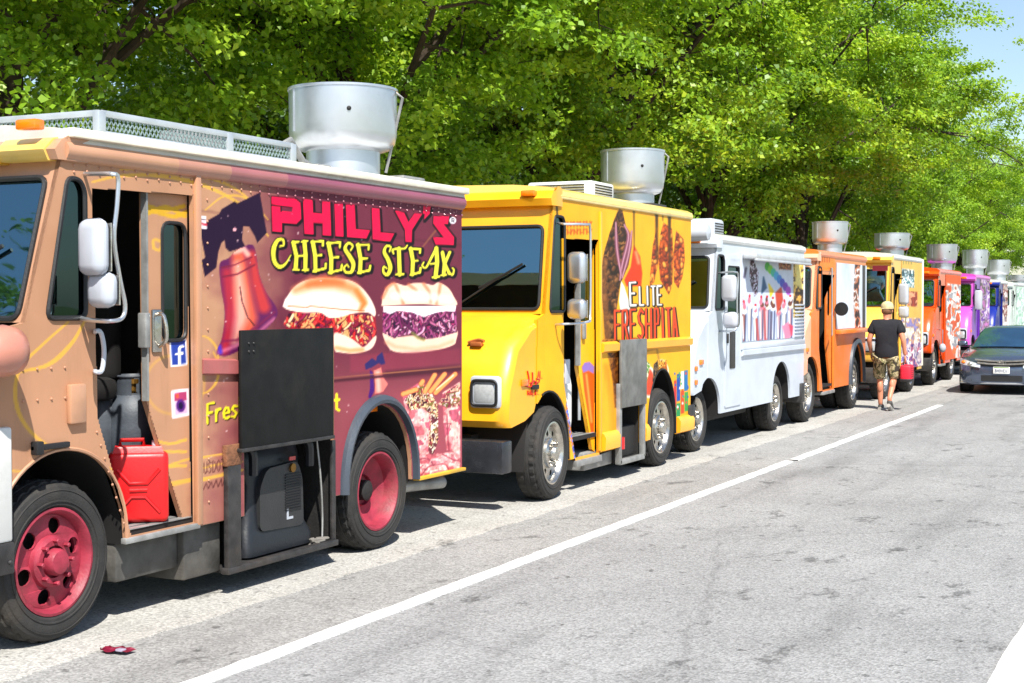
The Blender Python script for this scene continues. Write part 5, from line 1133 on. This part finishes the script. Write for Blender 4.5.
# litter
x, y = G(117, 653)
m = MB(); rr = random.Random(2)
m.loft([[(x-.085+.17*i/6, y-.04+.08*j/4+rr.uniform(-.012, .012), .012+rr.uniform(0, .018)) for j in range(5)] for i in range(7)], close=False)
o = m.build('crumpled_packet', pbr('foil_packet', (110, 20, 44), .4, .2, .7, 30), None, 0); tag(o, 'crumpled red packet lying on the asphalt', 'litter')
MB().box(x+.02, x+.065, y-.04, y-.0, .018, .032, .006).build('torn_corner', pbr('foil_back', (190, 180, 200), .3, .5), o)

# ================================================================== grey saloon car
CX, CY = -3.72, 29.75
car = thing('saloon_car', (CX, CY+2.2, 0), 'dark grey saloon car driving towards the camera beside the trucks', 'car')
CARP = pbr('grey_metallic', (92, 104, 126), .22, .7, .06, 20, coat=1.); CGL = pbr('car_glass', (60, 104, 136), .05, .75, .2, 3, coat=1., spec=.9)
def csec(y, hw, zb, zs, zt, cr):
    h = [(hw*.80, zb), (hw*.96, zb+.05), (hw, zb+.18), (hw*1.0, zs), (hw*.97, zt-.05), (hw*.90, zt-.005), (hw*.5, zt+cr*.8), (0, zt+cr)]
    return [(CX+a, CY+y, z) for a, z in h]+[(CX-a, CY+y, z) for a, z in reversed(h[:-1])]
st = [(0, .52, .26, .48, .60, .02), (.03, .66, .22, .48, .70, .02), (.12, .77, .20, .5, .76, .03), (.32, .845, .19, .55, .82, .04), (.7, .875, .19, .6, .90, .05), (1.1, .88, .19, .65, .965, .04), (1.4, .88, .19, .7, .99, .02), (2.6, .88, .19, .7, 1.0, .0), (3.8, .875, .2, .7, 1.02, .0), (4.3, .84, .24, .7, 1.0, .0), (4.48, .74, .3, .6, .9, .0)]
MB().loft([csec(*q) for q in st]).build('body', CARP, car, 40)
def gsec(y, hb, ht, z0, z1):
    h = [(hb, z0), (hb*.96, z0+(z1-z0)*.35), (ht+.05, z0+(z1-z0)*.80), (ht, z1-.025), (ht*.75, z1), (0, z1+.02)]
    return [(CX+a, CY+y, z) for a, z in h]+[(CX-a, CY+y, z) for a, z in reversed(h[:-1])]
MB().loft([gsec(1.12, .72, .70, .93, .98), gsec(1.55, .76, .66, .95, 1.215), gsec(1.98, .78, .60, .97, 1.425), (gsec(2.5, .79, .59, .97, 1.465)), gsec(3.1, .79, .58, .98, 1.44), gsec(3.6, .76, .60, 1., 1.27), gsec(4.05, .72, .68, 1.0, 1.05)]).build('roof', CARP, car, 40)
ws = []
for y, hw, z in ((1.12, .70, .995), (1.5, .665, 1.195), (1.92, .585, 1.40)): ws.append([(CX+a*hw, CY+y-.02-.05*(1-abs(a)), z+.012+.015*(1-a*a)) for a in (-1, -.6, -.2, .2, .6, 1)])
MB().loft(ws, close=False).build('windshield', CGL, car, 60)
for s in (-1, 1):
    MB().raw([(CX+s*.742, CY+1.45, 1.01), (CX+s*.80, CY+2.1, 1.01), (CX+s*.63, CY+2.15, 1.385), (CX+s*.66, CY+1.85, 1.32)], [(0, 1, 2, 3)]).build('side_window', CGL, car)
    MB().raw([(CX+s*.80, CY+2.2, 1.02), (CX+s*.785, CY+3.4, 1.04), (CX+s*.63, CY+3.2, 1.36), (CX+s*.63, CY+2.25, 1.39)], [(0, 1, 2, 3)]).build('side_window', CGL, car)
    o = MB().box(CX+s*.98-.10, CX+s*.98+.10, CY+1.52, CY+1.66, 1.0, 1.13, .05, 3).build('wing_mirror', CARP, car, 50)
    MB().box(CX+s*.86-.05, CX+s*.86+.05, CY+1.56, CY+1.62, 1.0, 1.03, .01).build('mirror_arm', BLACK, o)
    hl = [[(CX+s*(.40+.425*t), CY+float(np.interp(.40+.425*t, [.4, .52, .66, .77, .845], [0, 0, .03, .12, .32]))+.03*dz-.012*(1-t), .585+.07*t+dz*(.075+.06*t)) for dz in (0, .5, 1)] for t in (0, .2, .4, .6, .8, 1)]
    hl = [[(x_+s*0, y_-.025, z_) for x_, y_, z_ in q] for q in hl]
    h = MB().loft(hl, close=False).build('headlight', LAMP, car, 60)
    MB().ball((CX+s*.73, CY+.07, .70), .05, .035, .04).build('indicator', AMBER, h)
    MB().ball((CX+s*.60, CY-.005, .66), .05, .03, .04).build('lens', CHROME, h)
    for yw in (.92, 3.55):
        wo = MB().lathe([(.20, -.02), (.24, .0), (.295, .005), (.315, -.02), (.315, -.17), (.29, -.20), (.2, -.2)] if s > 0 else [(.20, .02), (.24, .0), (.295, -.005), (.315, .02), (.315, .17), (.29, .20), (.2, .2)], (CX+s*.872, CY+yw, .315), 'x', 40).build('wheel', TYRE, car)
        rm = MB().lathe([(.205, -.02*s), (.20, .004*s), (.18, -.02*s), (.05, -.005*s), (.001, -.0)], (CX+s*.872, CY+yw, .315), 'x', 30); rm.build('rim', STEEL, wo)
        MB().panel([(CY+yw+.36*math.cos(k*math.pi/12), .315+.36*math.sin(k*math.pi/12)-.0) for k in range(24)], [], side_fn(CX+s*.872), -.012, .006).build('wheel_arch', BLACK, car)
m = MB()
for (z, w_, t_) in ((.735, .50, .020), (.665, .46, .018)): m.tube([(CX+a*w_, CY-.020+.012*a*a+(.735-z)*-.1, z+.03*a*a) for a in np.linspace(-1, 1, 13)], t_*1.25, 6)
m.build('grille_bar', CHROME, car)
MB().loft([[(CX+a*.46, CY-.014+.010*a*a-zz*.004, z+.03*a*a) for zz, z in ((0, .76), (1, .60))] for a in np.linspace(-1, 1, 9)], close=False).build('grille', BLACK, car)
m = MB(); 
for (rx, rz) in ((.075, .050), (.032, .048)): m.tube([(CX+rx*math.cos(t*math.pi/10), CY-.035, .70+rz*math.sin(t*math.pi/10)) for t in range(20)], .007, 6, True)
m.tube([(CX+.052*math.cos(t*math.pi/10), CY-.035, .722+.02*math.sin(t*math.pi/10)) for t in range(20)], .006, 6, True); m.build('emblem', CHROME, car)
MB().loft([[(CX+a*.58, CY-.014+.03*a*a, z) for z in (.29, .42)] for a in np.linspace(-1, 1, 9)], close=False).build('lower_intake', BLACK, car)
m = MB().tube([(CX+a*.80, CY-.02+.20*a*a, .245) for a in np.linspace(-1, 1, 11)], .02, 6); m.build('lip', STEEL, car)
pl_ = MB().box(CX-.155, CX+.155, CY-.045, CY-.03, .46, .61, .006).build('number_plate', pbr('plate_white', (226, 228, 226), .4), car)
m = MB()
for k in range(6):
    x0 = CX-.115+k*.040
    for q in FONT['BHDNEK'[k]]: m.tube([(x0+a*.024, CY-.047, .495+b_*.065) for a, b_ in q], .0045, 4)
m.build('plate_letters', pbr('plate_ink', (60, 66, 100), .5), pl_)
MB().box(CX-.14, CX+.14, CY-.048, CY-.044, .585, .605).build('plate_band', pbr('plate_green', (110, 140, 70), .5), pl_)
for s in (-1, 1): MB().tube([(CX+s*.1+.3*s, CY+1.10, 1.0), (CX-s*.05, CY+1.20, 1.03)], .010, 6).build('wiper', BLACK, car)
MB().box(CX-.76, CX+.76, CY+.5, CY+4.2, .17, .24).build('underbody', BLACK, car)
MB().tube([(CX+.05+.1*k, CY+1.3, 1.09) for k in range(3)], .02, 6).build('dashboard_papers', OFFWHITE, car)

car.scale = (1, 1, .9)
# ================================================================== people
def skin_mesh(V_, E_, Rr, lv=2):
    me = bpy.data.meshes.new('t'); me.from_pydata(V_, E_, []); o = bpy.data.objects.new('t', me); COL.objects.link(o)
    md = o.modifiers.new('s', 'SKIN'); md.use_smooth_shade = True
    for i, r in enumerate(Rr): me.skin_vertices[0].data[i].radius = (r, r) if not isinstance(r, tuple) else r
    me.skin_vertices[0].data[0].use_root = True
    s = o.modifiers.new('d', 'SUBSURF'); s.levels = lv; s.render_levels = lv
    dg = bpy.context.evaluated_depsgraph_get(); ev = o.evaluated_get(dg); q = ev.to_mesh()
    v = [tuple(x.co) for x in q.vertices]; f = [tuple(p.vertices) for p in q.polygons]; ev.to_mesh_clear()
    bpy.data.objects.remove(o); bpy.data.meshes.remove(me); return v, f
def place(o, root, loc=None): o.parent = root
def hand(m, wrist, d, side, curl=.6):
    """palm, four bent fingers and a thumb below the wrist"""
    w = Vector(wrist); d = Vector(d).normalized(); fwd = Vector((0, 1, 0)); out = Vector((side, 0, 0))
    m.ball(tuple(w+d*.045), .018, .040, .050, 10)
    for k, L_ in enumerate((.070, .080, .076, .060)):
        b0 = w+d*.075+fwd*(.030-.020*k)
        m.tube([b0, b0+d*L_*.5-out*.006, b0+d*L_*.85-out*(.010+.03*curl), b0+d*L_*.9-out*(.02+.05*curl)], [.0105, .010, .009, .007], 6)
    b0 = w+d*.03+fwd*.035; m.tube([b0, b0+d*.03+fwd*.02-out*.01, b0+d*.055+fwd*.022-out*.025], [.012, .011, .008], 6)
SHIRT = pbr('navy_black_cotton', (15, 16, 24), .9, var=.25, scale=9, bump=.3, bscale=14)
def camo():
    m = pbr('camouflage_cloth', (118, 108, 80), .9, var=.1, bump=.2, bscale=18); nt = m.node_tree; b = nt.nodes['Principled BSDF']; L = nt.links.new
    tc = nt.nodes.new('ShaderNodeTexCoord'); n = nt.nodes.new('ShaderNodeTexNoise'); n.inputs['Scale'].default_value = 11; n.inputs['Detail'].default_value = 3; n.inputs['Distortion'].default_value = 1.
    L(tc.outputs['Object'], n.inputs['Vector']); r = nt.nodes.new('ShaderNodeValToRGB'); r.color_ramp.interpolation = 'CONSTANT'
    e = r.color_ramp.elements; e[0].color = rgba((52, 44, 36)); e[1].position = .43; e[1].color = rgba((104, 100, 62))
    for p, col in ((.51, (176, 162, 124)), (.58, (86, 72, 52)), (.63, (196, 184, 150))): x_ = e.new(p); x_.color = rgba(col)
    L(n.outputs['Fac'], r.inputs['Fac']); L(r.outputs['Color'], b.inputs['Base Color']); return m
mx_, my_ = G(886, 410)
man = thing('person', (mx_, my_, 0), 'man in tan cap, black t-shirt and camouflage shorts walking away with a red bag', 'person')
J = {'pel': (0, 0, .96), 'sp': (0, .01, 1.15), 'ch': (0, .02, 1.36), 'nk': (0, .03, 1.52), 'hd0': (0, .05, 1.62), 'hd1': (0, .055, 1.72),
     'hL': (-.10, .0, .92), 'kL': (-.12, .10, .52), 'aL': (-.11, .08, .10), 'tL': (-.12, .22, .045), 'hR': (.10, 0, .92), 'kR': (.12, .03, .52), 'aR': (.10, -.24, .20), 'tR': (.11, -.13, .05),
     'sL': (-.20, .01, 1.44), 'eL': (-.285, -.03, 1.17), 'wL': (-.27, .10, .95), 'sR': (.20, .01, 1.44), 'eR': (.29, -.05, 1.17), 'wR': (.31, .0, .92)}
def graph(names, edges, rad): 
    ix = {n: i for i, n in enumerate(names)}
    return [J[n] for n in names], [(ix[a], ix[b]) for a, b in edges], rad
nm = ['pel', 'sp', 'ch', 'nk', 'hd0', 'hd1', 'hL', 'kL', 'aL', 'tL', 'hR', 'kR', 'aR', 'tR', 'sL', 'eL', 'wL', 'sR', 'eR', 'wR']
ee = [('pel', 'sp'), ('sp', 'ch'), ('ch', 'nk'), ('nk', 'hd0'), ('hd0', 'hd1'), ('pel', 'hL'), ('hL', 'kL'), ('kL', 'aL'), ('aL', 'tL'), ('pel', 'hR'), ('hR', 'kR'), ('kR', 'aR'), ('aR', 'tR'), ('ch', 'sL'), ('sL', 'eL'), ('eL', 'wL'), ('ch', 'sR'), ('sR', 'eR'), ('eR', 'wR')]
rd = [(.15, .11), (.14, .10), (.16, .11), .055, .085, .082, .09, .06, .04, .035, .09, .06, .04, .035, .065, .045, .03, .065, .045, .03]
def at_root(m, root):
    m.v = [(p[0]+root.location.x, p[1]+root.location.y, p[2]+root.location.z) for p in m.v]; return m
m = MB().raw(*skin_mesh(*graph(nm, ee, rd)))
hand(m, J['wL'], (0.02, .12, -1), -1); hand(m, J['wR'], (.02, .08, -1), 1, 1.)
for s in (-1, 1): m.ball((s*.083, .045, 1.665), .014, .028, .034, 8)
m.ball((0, .145, 1.655), .014, .02, .022, 8)
for s in (-1, 1): m.ball((s*.032, .132, 1.685), .012, .008, .008, 8)
m.ball((0, .132, 1.615), .025, .008, .007, 8)
for s, n_ in ((-1, 'L'), (1, 'R')):                                 # calf muscle
    k, a_ = Vector(J['k'+n_]), Vector(J['a'+n_]); p = k.lerp(a_, .32); m.ball((p.x, p.y-.022, p.z), .052, .055, .11, 10)
at_root(m, man).build('body', SKIN, man, 60)
# clothes
Js = dict(J)
v_, f_2 = skin_mesh([(0, 0, .84), (0, .01, 1.12), (0, .02, 1.36), (0, .03, 1.50), (-.20, .01, 1.45), (-.262, -.01, 1.27), (.20, .01, 1.45), (.266, -.015, 1.27)],
                    [(0, 1), (1, 2), (2, 3), (2, 4), (4, 5), (2, 6), (6, 7)], [(.20, .155), (.20, .145), (.22, .145), (.085, .07), (.095, .09), .085, (.095, .09), .085])
m = MB().raw(v_, f_2); m.loft([[(rx*math.cos(t*math.pi/12), dy+ry*math.sin(t*math.pi/12), z+.008*math.sin(t*1.1)) for t in range(24)] for rx, ry, dy, z in ((.19, .145, 0, .885), (.198, .152, 0, .90), (.196, .15, .005, 1.0), (.188, .14, .01, 1.12))], close=True, cap=False)
at_root(m, man).build('t_shirt', SHIRT, man, 60)
v_, f_2 = skin_mesh([(0, 0, 1.0), (-.105, .0, .86), (-.125, .06, .66), (-.13, .095, .50), (.105, 0, .86), (.125, .03, .66), (.13, .02, .50)], [(0, 1), (1, 2), (2, 3), (0, 4), (4, 5), (5, 6)], [(.19, .14), .125, .115, .118, .125, .115, .118])
at_root(MB().raw(v_, f_2), man).build('shorts', camo(), man, 60)
m = MB().lathe([(.105, .0), (.108, .03), (.100, .075), (.07, .115), (.03, .13), (.001, .133)], (0, .05, 1.70), 'z', 20)
m.loft([[(a*.085, .14+yy*(1-.3*a*a), 1.705+.012*(1-a*a)-yy*.03+.0) for a in np.linspace(-1, 1, 9)] for yy in (0, .045, .09)], close=False)
m.tube([(a*.10, -.045+.02*a*a, 1.705) for a in np.linspace(-1, 1, 7)], .010, 6); at_root(m, man).build('cap', pbr('tan_cap', (186, 172, 128), .9, var=.3, scale=16), man, 50)
m = MB(); m.ball((0, .035, 1.665), .094, .094, .075, 14); at_root(m, man).build('hair', pbr('brown_hair', (110, 72, 46), .8, var=.3, scale=40), man, 60)
SHOE = pbr('grey_shoe', (70, 68, 66), .7, var=.3)
for n_, an, to in (('L', J['aL'], J['tL']), ('R', J['aR'], J['tR'])):
    v_, f_2 = skin_mesh([(an[0], an[1]-.03, max(.05, an[2]-.05)), (an[0], an[1]+.04, max(.055, an[2]-.05)), (to[0], to[1], .05 if n_ == 'L' else to[2]), (to[0], to[1]+.05, .045 if n_ == 'L' else to[2]-.005)], [(0, 1), (1, 2), (2, 3)], [(.045, .05), (.048, .055), (.05, .042), (.042, .035)])
    s_ = at_root(MB().raw(v_, f_2), man).build('shoe', SHOE, man, 60)
    q = [Vector((an[0], an[1]-.06, max(.012, an[2]-.10))), Vector((to[0], to[1]+.0, .012 if n_ == 'L' else to[2]-.04)), Vector((to[0], to[1]+.09, .014 if n_ == 'L' else to[2]-.035))]
    at_root(MB().tube(q, [.034, .045, .034], 8), man).build('sole', pbr('pale_sole', (150, 146, 140), .8), s_)
bag = thing('cooler_bag', (mx_+.33, my_+.03, .50), 'red soft cooler bag carried in the right hand of the walking man', 'bag')
RC = pbr('red_nylon', (206, 24, 50), .6, var=.15, bump=.2, bscale=20)
m = MB().box(-.09, .10, -.14, .14, .0, .27, .045, 3); at_root(m, bag).build('bag_body', RC, bag, 50)
m = MB().box(-.09, .10, -.142, .142, -.012, .04, .02); at_root(m, bag).build('bag_base', BLACK, bag)
m = MB()
for k in range(5): m.box(.098, .103, -.12, .12, .07+k*.035, .078+k*.035)
at_root(m, bag).build('seam', pbr('dark_red_seam', (120, 10, 30), .7), bag)
m = MB().tube(spline([(-.03, -.11, .26), (-.03, -.06, .35), (-.03, .04, .36), (-.03, .11, .26)], 5), .011, 6); at_root(m, bag).build('strap', BLACK, bag)
# bystander behind the car
px_, py_ = -4.72, 46.6
by = thing('person', (px_, py_, 0), 'bystander in a dark shirt, only the head showing above the grey car', 'person')
J = {k: (v[0], v[1]*-.4, v[2]*.91) for k, v in J.items()}
J.update(aL=(-.11, -.0, .08), aR=(.11, .0, .08), tL=(-.12, -.12, .04), tR=(.12, -.12, .04), kL=(-.11, 0, .47), kR=(.11, 0, .47), wL=(-.27, -.05, .84), wR=(.27, -.05, .84), hd0=(0, -.02, 1.47), hd1=(0, -.022, 1.56))
m = MB().raw(*skin_mesh(*graph(nm, ee, [r*.95 if not isinstance(r, tuple) else r for r in rd])))
hand(m, J['wL'], (0, 0, -1), -1); hand(m, J['wR'], (0, 0, -1), 1)
for s in (-1, 1): m.ball((s*.08, -.02, 1.51), .013, .025, .03, 8); m.ball((s*.03, -.098, 1.53), .011, .007, .007, 8)
m.ball((0, -.108, 1.50), .013, .018, .02, 8); m.ball((0, -.098, 1.465), .024, .007, .006, 8)
at_root(m, by).build('body', pbr('deep_skin', (150, 96, 70), .5), by, 60)
v_, f_2 = skin_mesh([(0, 0, .80), (0, 0, 1.02), (0, -.005, 1.24), (0, -.01, 1.37), (-.20, 0, 1.31), (-.26, .01, 1.14), (.20, 0, 1.31), (.26, .01, 1.14)], [(0, 1), (1, 2), (2, 3), (2, 4), (4, 5), (2, 6), (6, 7)], [(.195, .15), (.19, .145), (.21, .14), (.08, .07), .09, .08, .09, .08])
at_root(MB().raw(v_, f_2), by).build('shirt', SHIRT, by, 60)
v_, f_2 = skin_mesh([(0, 0, .86), (-.105, 0, .74), (-.115, 0, .45), (-.11, 0, .12), (.105, 0, .74), (.115, 0, .45), (.11, 0, .12)], [(0, 1), (1, 2), (2, 3), (0, 4), (4, 5), (5, 6)], [(.18, .14), .115, .09, .075, .115, .09, .075])
at_root(MB().raw(v_, f_2), by).build('trousers', pbr('dark_denim', (40, 46, 66), .9), by, 60)
m = MB(); m.ball((0, .0, 1.55), .088, .092, .07, 12); at_root(m, by).build('hair', pbr('black_hair', (30, 24, 22), .7), by, 60)
for s in (-1, 1): at_root(MB().box(s*.115-.045, s*.115+.045, -.17, .06, .0, .085, .03), by).build('shoe', SHOE, by, 50)

# ================================================================== trees
BARK = pbr('dark_bark', (62, 50, 40), .95, var=.4, scale=7, bump=.6, bscale=16)
def leafmat(name, cols):
    m = bpy.data.materials.new(name); m.use_nodes = True; nt = m.node_tree; b = nt.nodes['Principled BSDF']; L = nt.links.new; o = nt.nodes['Material Output']
    at = nt.nodes.new('ShaderNodeAttribute'); at.attribute_name = 'Leaf'
    r = nt.nodes.new('ShaderNodeValToRGB'); e = r.color_ramp.elements; e[0].color = (*cols[0], 1); e[1].color = (*cols[2], 1); x = e.new(.5); x.color = (*cols[1], 1)
    L(at.outputs['Fac'], r.inputs['Fac']); L(r.outputs['Color'], b.inputs['Base Color']); b.inputs['Roughness'].default_value = .42; b.inputs['Specular IOR Level'].default_value = .4
    t = nt.nodes.new('ShaderNodeBsdfTranslucent'); mu = nt.nodes.new('ShaderNodeMixRGB'); mu.blend_type = 'MULTIPLY'; mu.inputs[0].default_value = 1; mu.inputs[2].default_value = (1.3, 1.25, .5, 1)
    L(r.outputs['Color'], mu.inputs[1]); L(mu.outputs['Color'], t.inputs['Color'])
    mx = nt.nodes.new('ShaderNodeMixShader'); mx.inputs[0].default_value = .42; L(b.outputs[0], mx.inputs[1]); L(t.outputs[0], mx.inputs[2]); L(mx.outputs[0], o.inputs['Surface']); return m
LEAF = leafmat('maple_leaves', ((.088, .195, .014), (.235, .405, .026), (.48, .61, .050)))
LEAFB = leafmat('blue_green_leaves', ((.06, .12, .05), (.12, .20, .10), (.2, .28, .14)))
def tree_proto(seed, H, Rc, zlow, nleaf, lsize, lm, label, gap=-1.15):
    rg = np.random.default_rng(seed); root = thing('street_tree', (0, 0, 0), label, 'tree', 'trees lining the pavement behind the trucks')
    m = MB(); th = zlow*.95
    tr = [(0, 0, -.1), (.03, .02, th*.5), (.05, -.03, th), (.1, .05, H*.55), (.05, .1, H*.85)]
    m.tube(spline(tr, 4), list(np.linspace(.26, .05, 17)), 10)
    m.tube([(0, 0, -.1), (0, 0, .25)], [.40, .27], 10)
    tips = []; cz = (zlow+H)/2; rz = (H-zlow)/2
    nl = 15
    for i in range(nl):
        t0 = rg.uniform(.8, 1.9) if i < 8 else rg.uniform(1.4, 3.0); z0 = min(th*t0, H*.75); az = 2*math.pi*(i*.618)+rg.uniform(-.3, .3)
        el = rg.uniform(-.35, .95); ca = math.cos(el)
        end = np.array([Rc*ca*math.cos(az), Rc*ca*math.sin(az), cz+rz*math.sin(el)*1.0]); st_ = np.array([.05, 0, z0])
        mid = st_*.5+end*.5+np.array([0, 0, rg.uniform(.2, .9)]); sp = spline([st_, mid, end*.95+st_*.05], 5)
        m.tube(sp, list(np.linspace(.085, .015, len(sp))), 7)
        for j in range(9):
            k = rg.integers(3, len(sp)); p = np.array(sp[k]); d = rg.normal(size=3); d[2] = d[2]*.55+.1; d /= np.linalg.norm(d); L_ = rg.uniform(.8, 2.0)
            e_ = p+d*L_; md_ = (p+e_)/2+np.array([0, 0, .12]); m.tube([p, md_, e_], [.028, .018, .007], 5)
            for q in range(5):
                d2 = d*.6+rg.normal(size=3)*.7; d2[2] *= .6; d2 /= np.linalg.norm(d2)
                s_ = p+(e_-p)*rg.uniform(.35, 1.); tip = s_+d2*rg.uniform(.5, 1.1); tips.append((s_, tip, rg.uniform(0, 1)))
                if q < 3: m.tube([s_, tip], [.010, .004], 4)
    # extra twigs fill the outer shell so that the crown closes
    for i in range(260):
        v = rg.normal(size=3); v /= np.linalg.norm(v); rr = rg.uniform(.62, 1.04)*(1+.12*math.sin(3*math.atan2(v[1], v[0])+seed)+.10*math.sin(5*v[2]+seed))
        p = np.array([v[0]*Rc*rr, v[1]*Rc*rr, cz+v[2]*rz*rr]); 
        if p[2] < zlow-.4: continue
        d2 = v*.5+rg.normal(size=3)*.6; d2[2] = d2[2]*.5-.15; d2 /= np.linalg.norm(d2); tips.append((p, p+d2*rg.uniform(.5, 1.2), rg.uniform(0, 1)))
    m.build('trunk', BARK, root, 50)
    hole = lambda p: math.sin(1.7*p[0]+seed)+math.sin(1.9*p[1]+2*seed)+math.sin(2.3*p[2]+3*seed)+.6*math.sin(3.9*p[0]-3.1*p[1])
    tips = [t for t in tips if hole(t[1]) > gap]
    per = nleaf//len(tips); n = per*len(tips)
    A = np.repeat(np.array([t[0] for t in tips]), per, 0); B = np.repeat(np.array([t[1] for t in tips]), per, 0); tone = np.repeat(np.array([t[2] for t in tips]), per)
    t = rg.uniform(.15, 1.1, n)[:, None]; P = A+(B-A)*t+rg.normal(size=(n, 3))*np.array([.19, .19, .085])
    P[:, 2] -= .10*t[:, 0]
    N = rg.normal(size=(n, 3))*.55+np.array([0, 0, .9]); rad = P-np.array([0, 0, cz]); rad /= np.linalg.norm(rad, axis=1)[:, None]+1e-6; N += rad*.45; N /= np.linalg.norm(N, axis=1)[:, None]
    T = rg.normal(size=(n, 3)); T[:, 2] -= .4; T -= N*(T*N).sum(1)[:, None]; T /= np.linalg.norm(T, axis=1)[:, None]; Bn = np.cross(N, T)
    s_ = (lsize*rg.uniform(.65, 1.3, n))[:, None]
    v0 = P; v1 = P+T*s_*.30+Bn*s_*.46-N*s_*.08; v2 = P+T*s_*1.1-N*s_*.10; v3 = P+T*s_*.38-Bn*s_*.42-N*s_*.08
    co = np.stack([v0, v1, v2, v3], 1).reshape(-1, 3)
    me = bpy.data.meshes.new('crown'); me.vertices.add(4*n); me.vertices.foreach_set('co', co.ravel())
    me.loops.add(4*n); me.loops.foreach_set('vertex_index', np.arange(4*n, dtype=np.int32)); me.polygons.add(n)
    me.polygons.foreach_set('loop_start', np.arange(0, 4*n, 4, dtype=np.int32)); me.polygons.foreach_set('loop_total', np.full(n, 4, dtype=np.int32)); me.update(calc_edges=True)
    at = me.attributes.new('Leaf', 'FLOAT', 'POINT'); val = np.clip(tone*.55+rg.uniform(0, .45, n), 0, 1); at.data.foreach_set('value', np.repeat(val, 4).astype(np.float32))
    me.materials.append(lm); o = bpy.data.objects.new('crown', me); COL.objects.link(o); o.parent = root
    return root
protos = [tree_proto(s, H, Rc, zl, nl, ls, LEAF, 'tree') for s, H, Rc, zl, nl, ls in ((3, 12.2, 4.9, 2.5, 190000, .082), (8, 12.8, 5.2, 2.4, 210000, .082), (14, 12.0, 4.8, 2.6, 190000, .084))]
protos.append(tree_proto(31, 11.5, 4.8, 2.6, 170000, .082, LEAF, 'tree', -1.2))
pb = tree_proto(21, 9.5, 4.2, 1.6, 30000, .16, LEAFB, 'tree')
TREES = [(-12.6, 12.6, 3, .98, 40, 'leafy tree with dark limbs at the far left above the tan cab'), (-11.4, 18.2, 1, 1.0, 200, 'spreading green tree behind the big fan of the maroon truck'), (-11.0, 25.5, 2, 1.04, 90, 'dense green tree rising behind the yellow pita truck'),
         (-11.0, 33.5, 0, 1.06, 300, 'green tree rising behind the white ice cream truck'), (-11.0, 42, 1, 1.06, 20, 'tall green tree behind the peach and orange truck'), (-12.3, 50.0, 2, .98, 140, 'tall green tree whose crown ends against the blue sky at right'),
         (-11.6, 62, 0, .86, 250, 'lower green tree behind the far blue and violet trucks'), (-11.2, 73, 1, .84, 60, 'low distant tree above the mint truck at the right edge'), (-11.2, 84, 2, .84, 10, 'farthest low tree of the row at the right edge')]
used = set()
for (x, y, k, s, rz, lab) in TREES:
    o = protos[k] if k not in used else copy_tree(protos[k]); used.add(k)
    o.location = (x, y, 0); o.rotation_euler = (0, 0, R(rz)); o.scale = (s, s, s); o['label'] = lab
BACK = [(-27, 32, 1.05, 'bluish tree in the second row behind the leftmost crowns'), (-20, 30, 1.1, 'bluish tree in the second row glimpsed behind the white truck'), (-20, 44, 1.1, 'bluish tree in the second row glimpsed behind the orange truck'), (-19, 60, 1.1, 'bluish tree in the second row glimpsed at the far right'), (-20, 78, 1.0, 'bluish tree in the second row, farthest away'), (-17.5, -3, .95, 'bluish tree mirrored in the windshield of the tan cab'), (-18.2, -8.5, 1.02, 'bluish tree mirrored low in the yellow truck windshield')]
for i, (x, y, s, lab) in enumerate(BACK):
    o = pb if i == 0 else copy_tree(pb); o.location = (x, y, 0); o.rotation_euler = (0, 0, i*1.3); o.scale = (s,)*3; o['label'] = lab; o['group'] = 'second row of trees beyond the pavement'

# ================================================================== light, sky, camera
w = bpy.data.worlds.new('World'); SC.world = w; w.use_nodes = True; nt = w.node_tree
sk = nt.nodes.new('ShaderNodeTexSky'); sk.sky_type = 'NISHITA'; sk.sun_disc = False
SUN = Vector((.40, -.46, .80)).normalized()
sk.sun_elevation = math.asin(SUN.z); sk.sun_rotation = math.atan2(SUN.x, SUN.y); sk.air_density = 1.; sk.dust_density = .8; sk.ozone_density = 1.
nt.links.new(sk.outputs[0], nt.nodes['Background'].inputs['Color']); nt.nodes['Background'].inputs['Strength'].default_value = .105
sl = bpy.data.lights.new('sun', 'SUN'); sl.energy = 5.0; sl.angle = R(.55); sl.color = (1, .96, .89)
so = bpy.data.objects.new('sun', sl); COL.objects.link(so); so.rotation_euler = SUN.to_track_quat('Z', 'Y').to_euler(); so.location = (6, -6, 14)
cam = bpy.data.cameras.new('camera'); co = bpy.data.objects.new('camera', cam); COL.objects.link(co)
cam.sensor_width = 36; cam.lens = FPX/1024*36; cam.clip_end = 2000; cam.clip_start = .05
co.location = (0, 0, CAMH); co.rotation_euler = (math.pi/2-PITCH, 0, YAW); SC.camera = co
SC.view_settings.view_transform = 'Standard'; SC.view_settings.look = 'None'; SC.view_settings.exposure = .8; SC.view_settings.gamma = 1
SC.cycles.max_bounces = 6; SC.cycles.transparent_max_bounces = 12; SC.cycles.diffuse_bounces = 3; SC.cycles.use_denoising = True; SC.cycles.caustics_reflective = False; SC.cycles.caustics_refractive = False
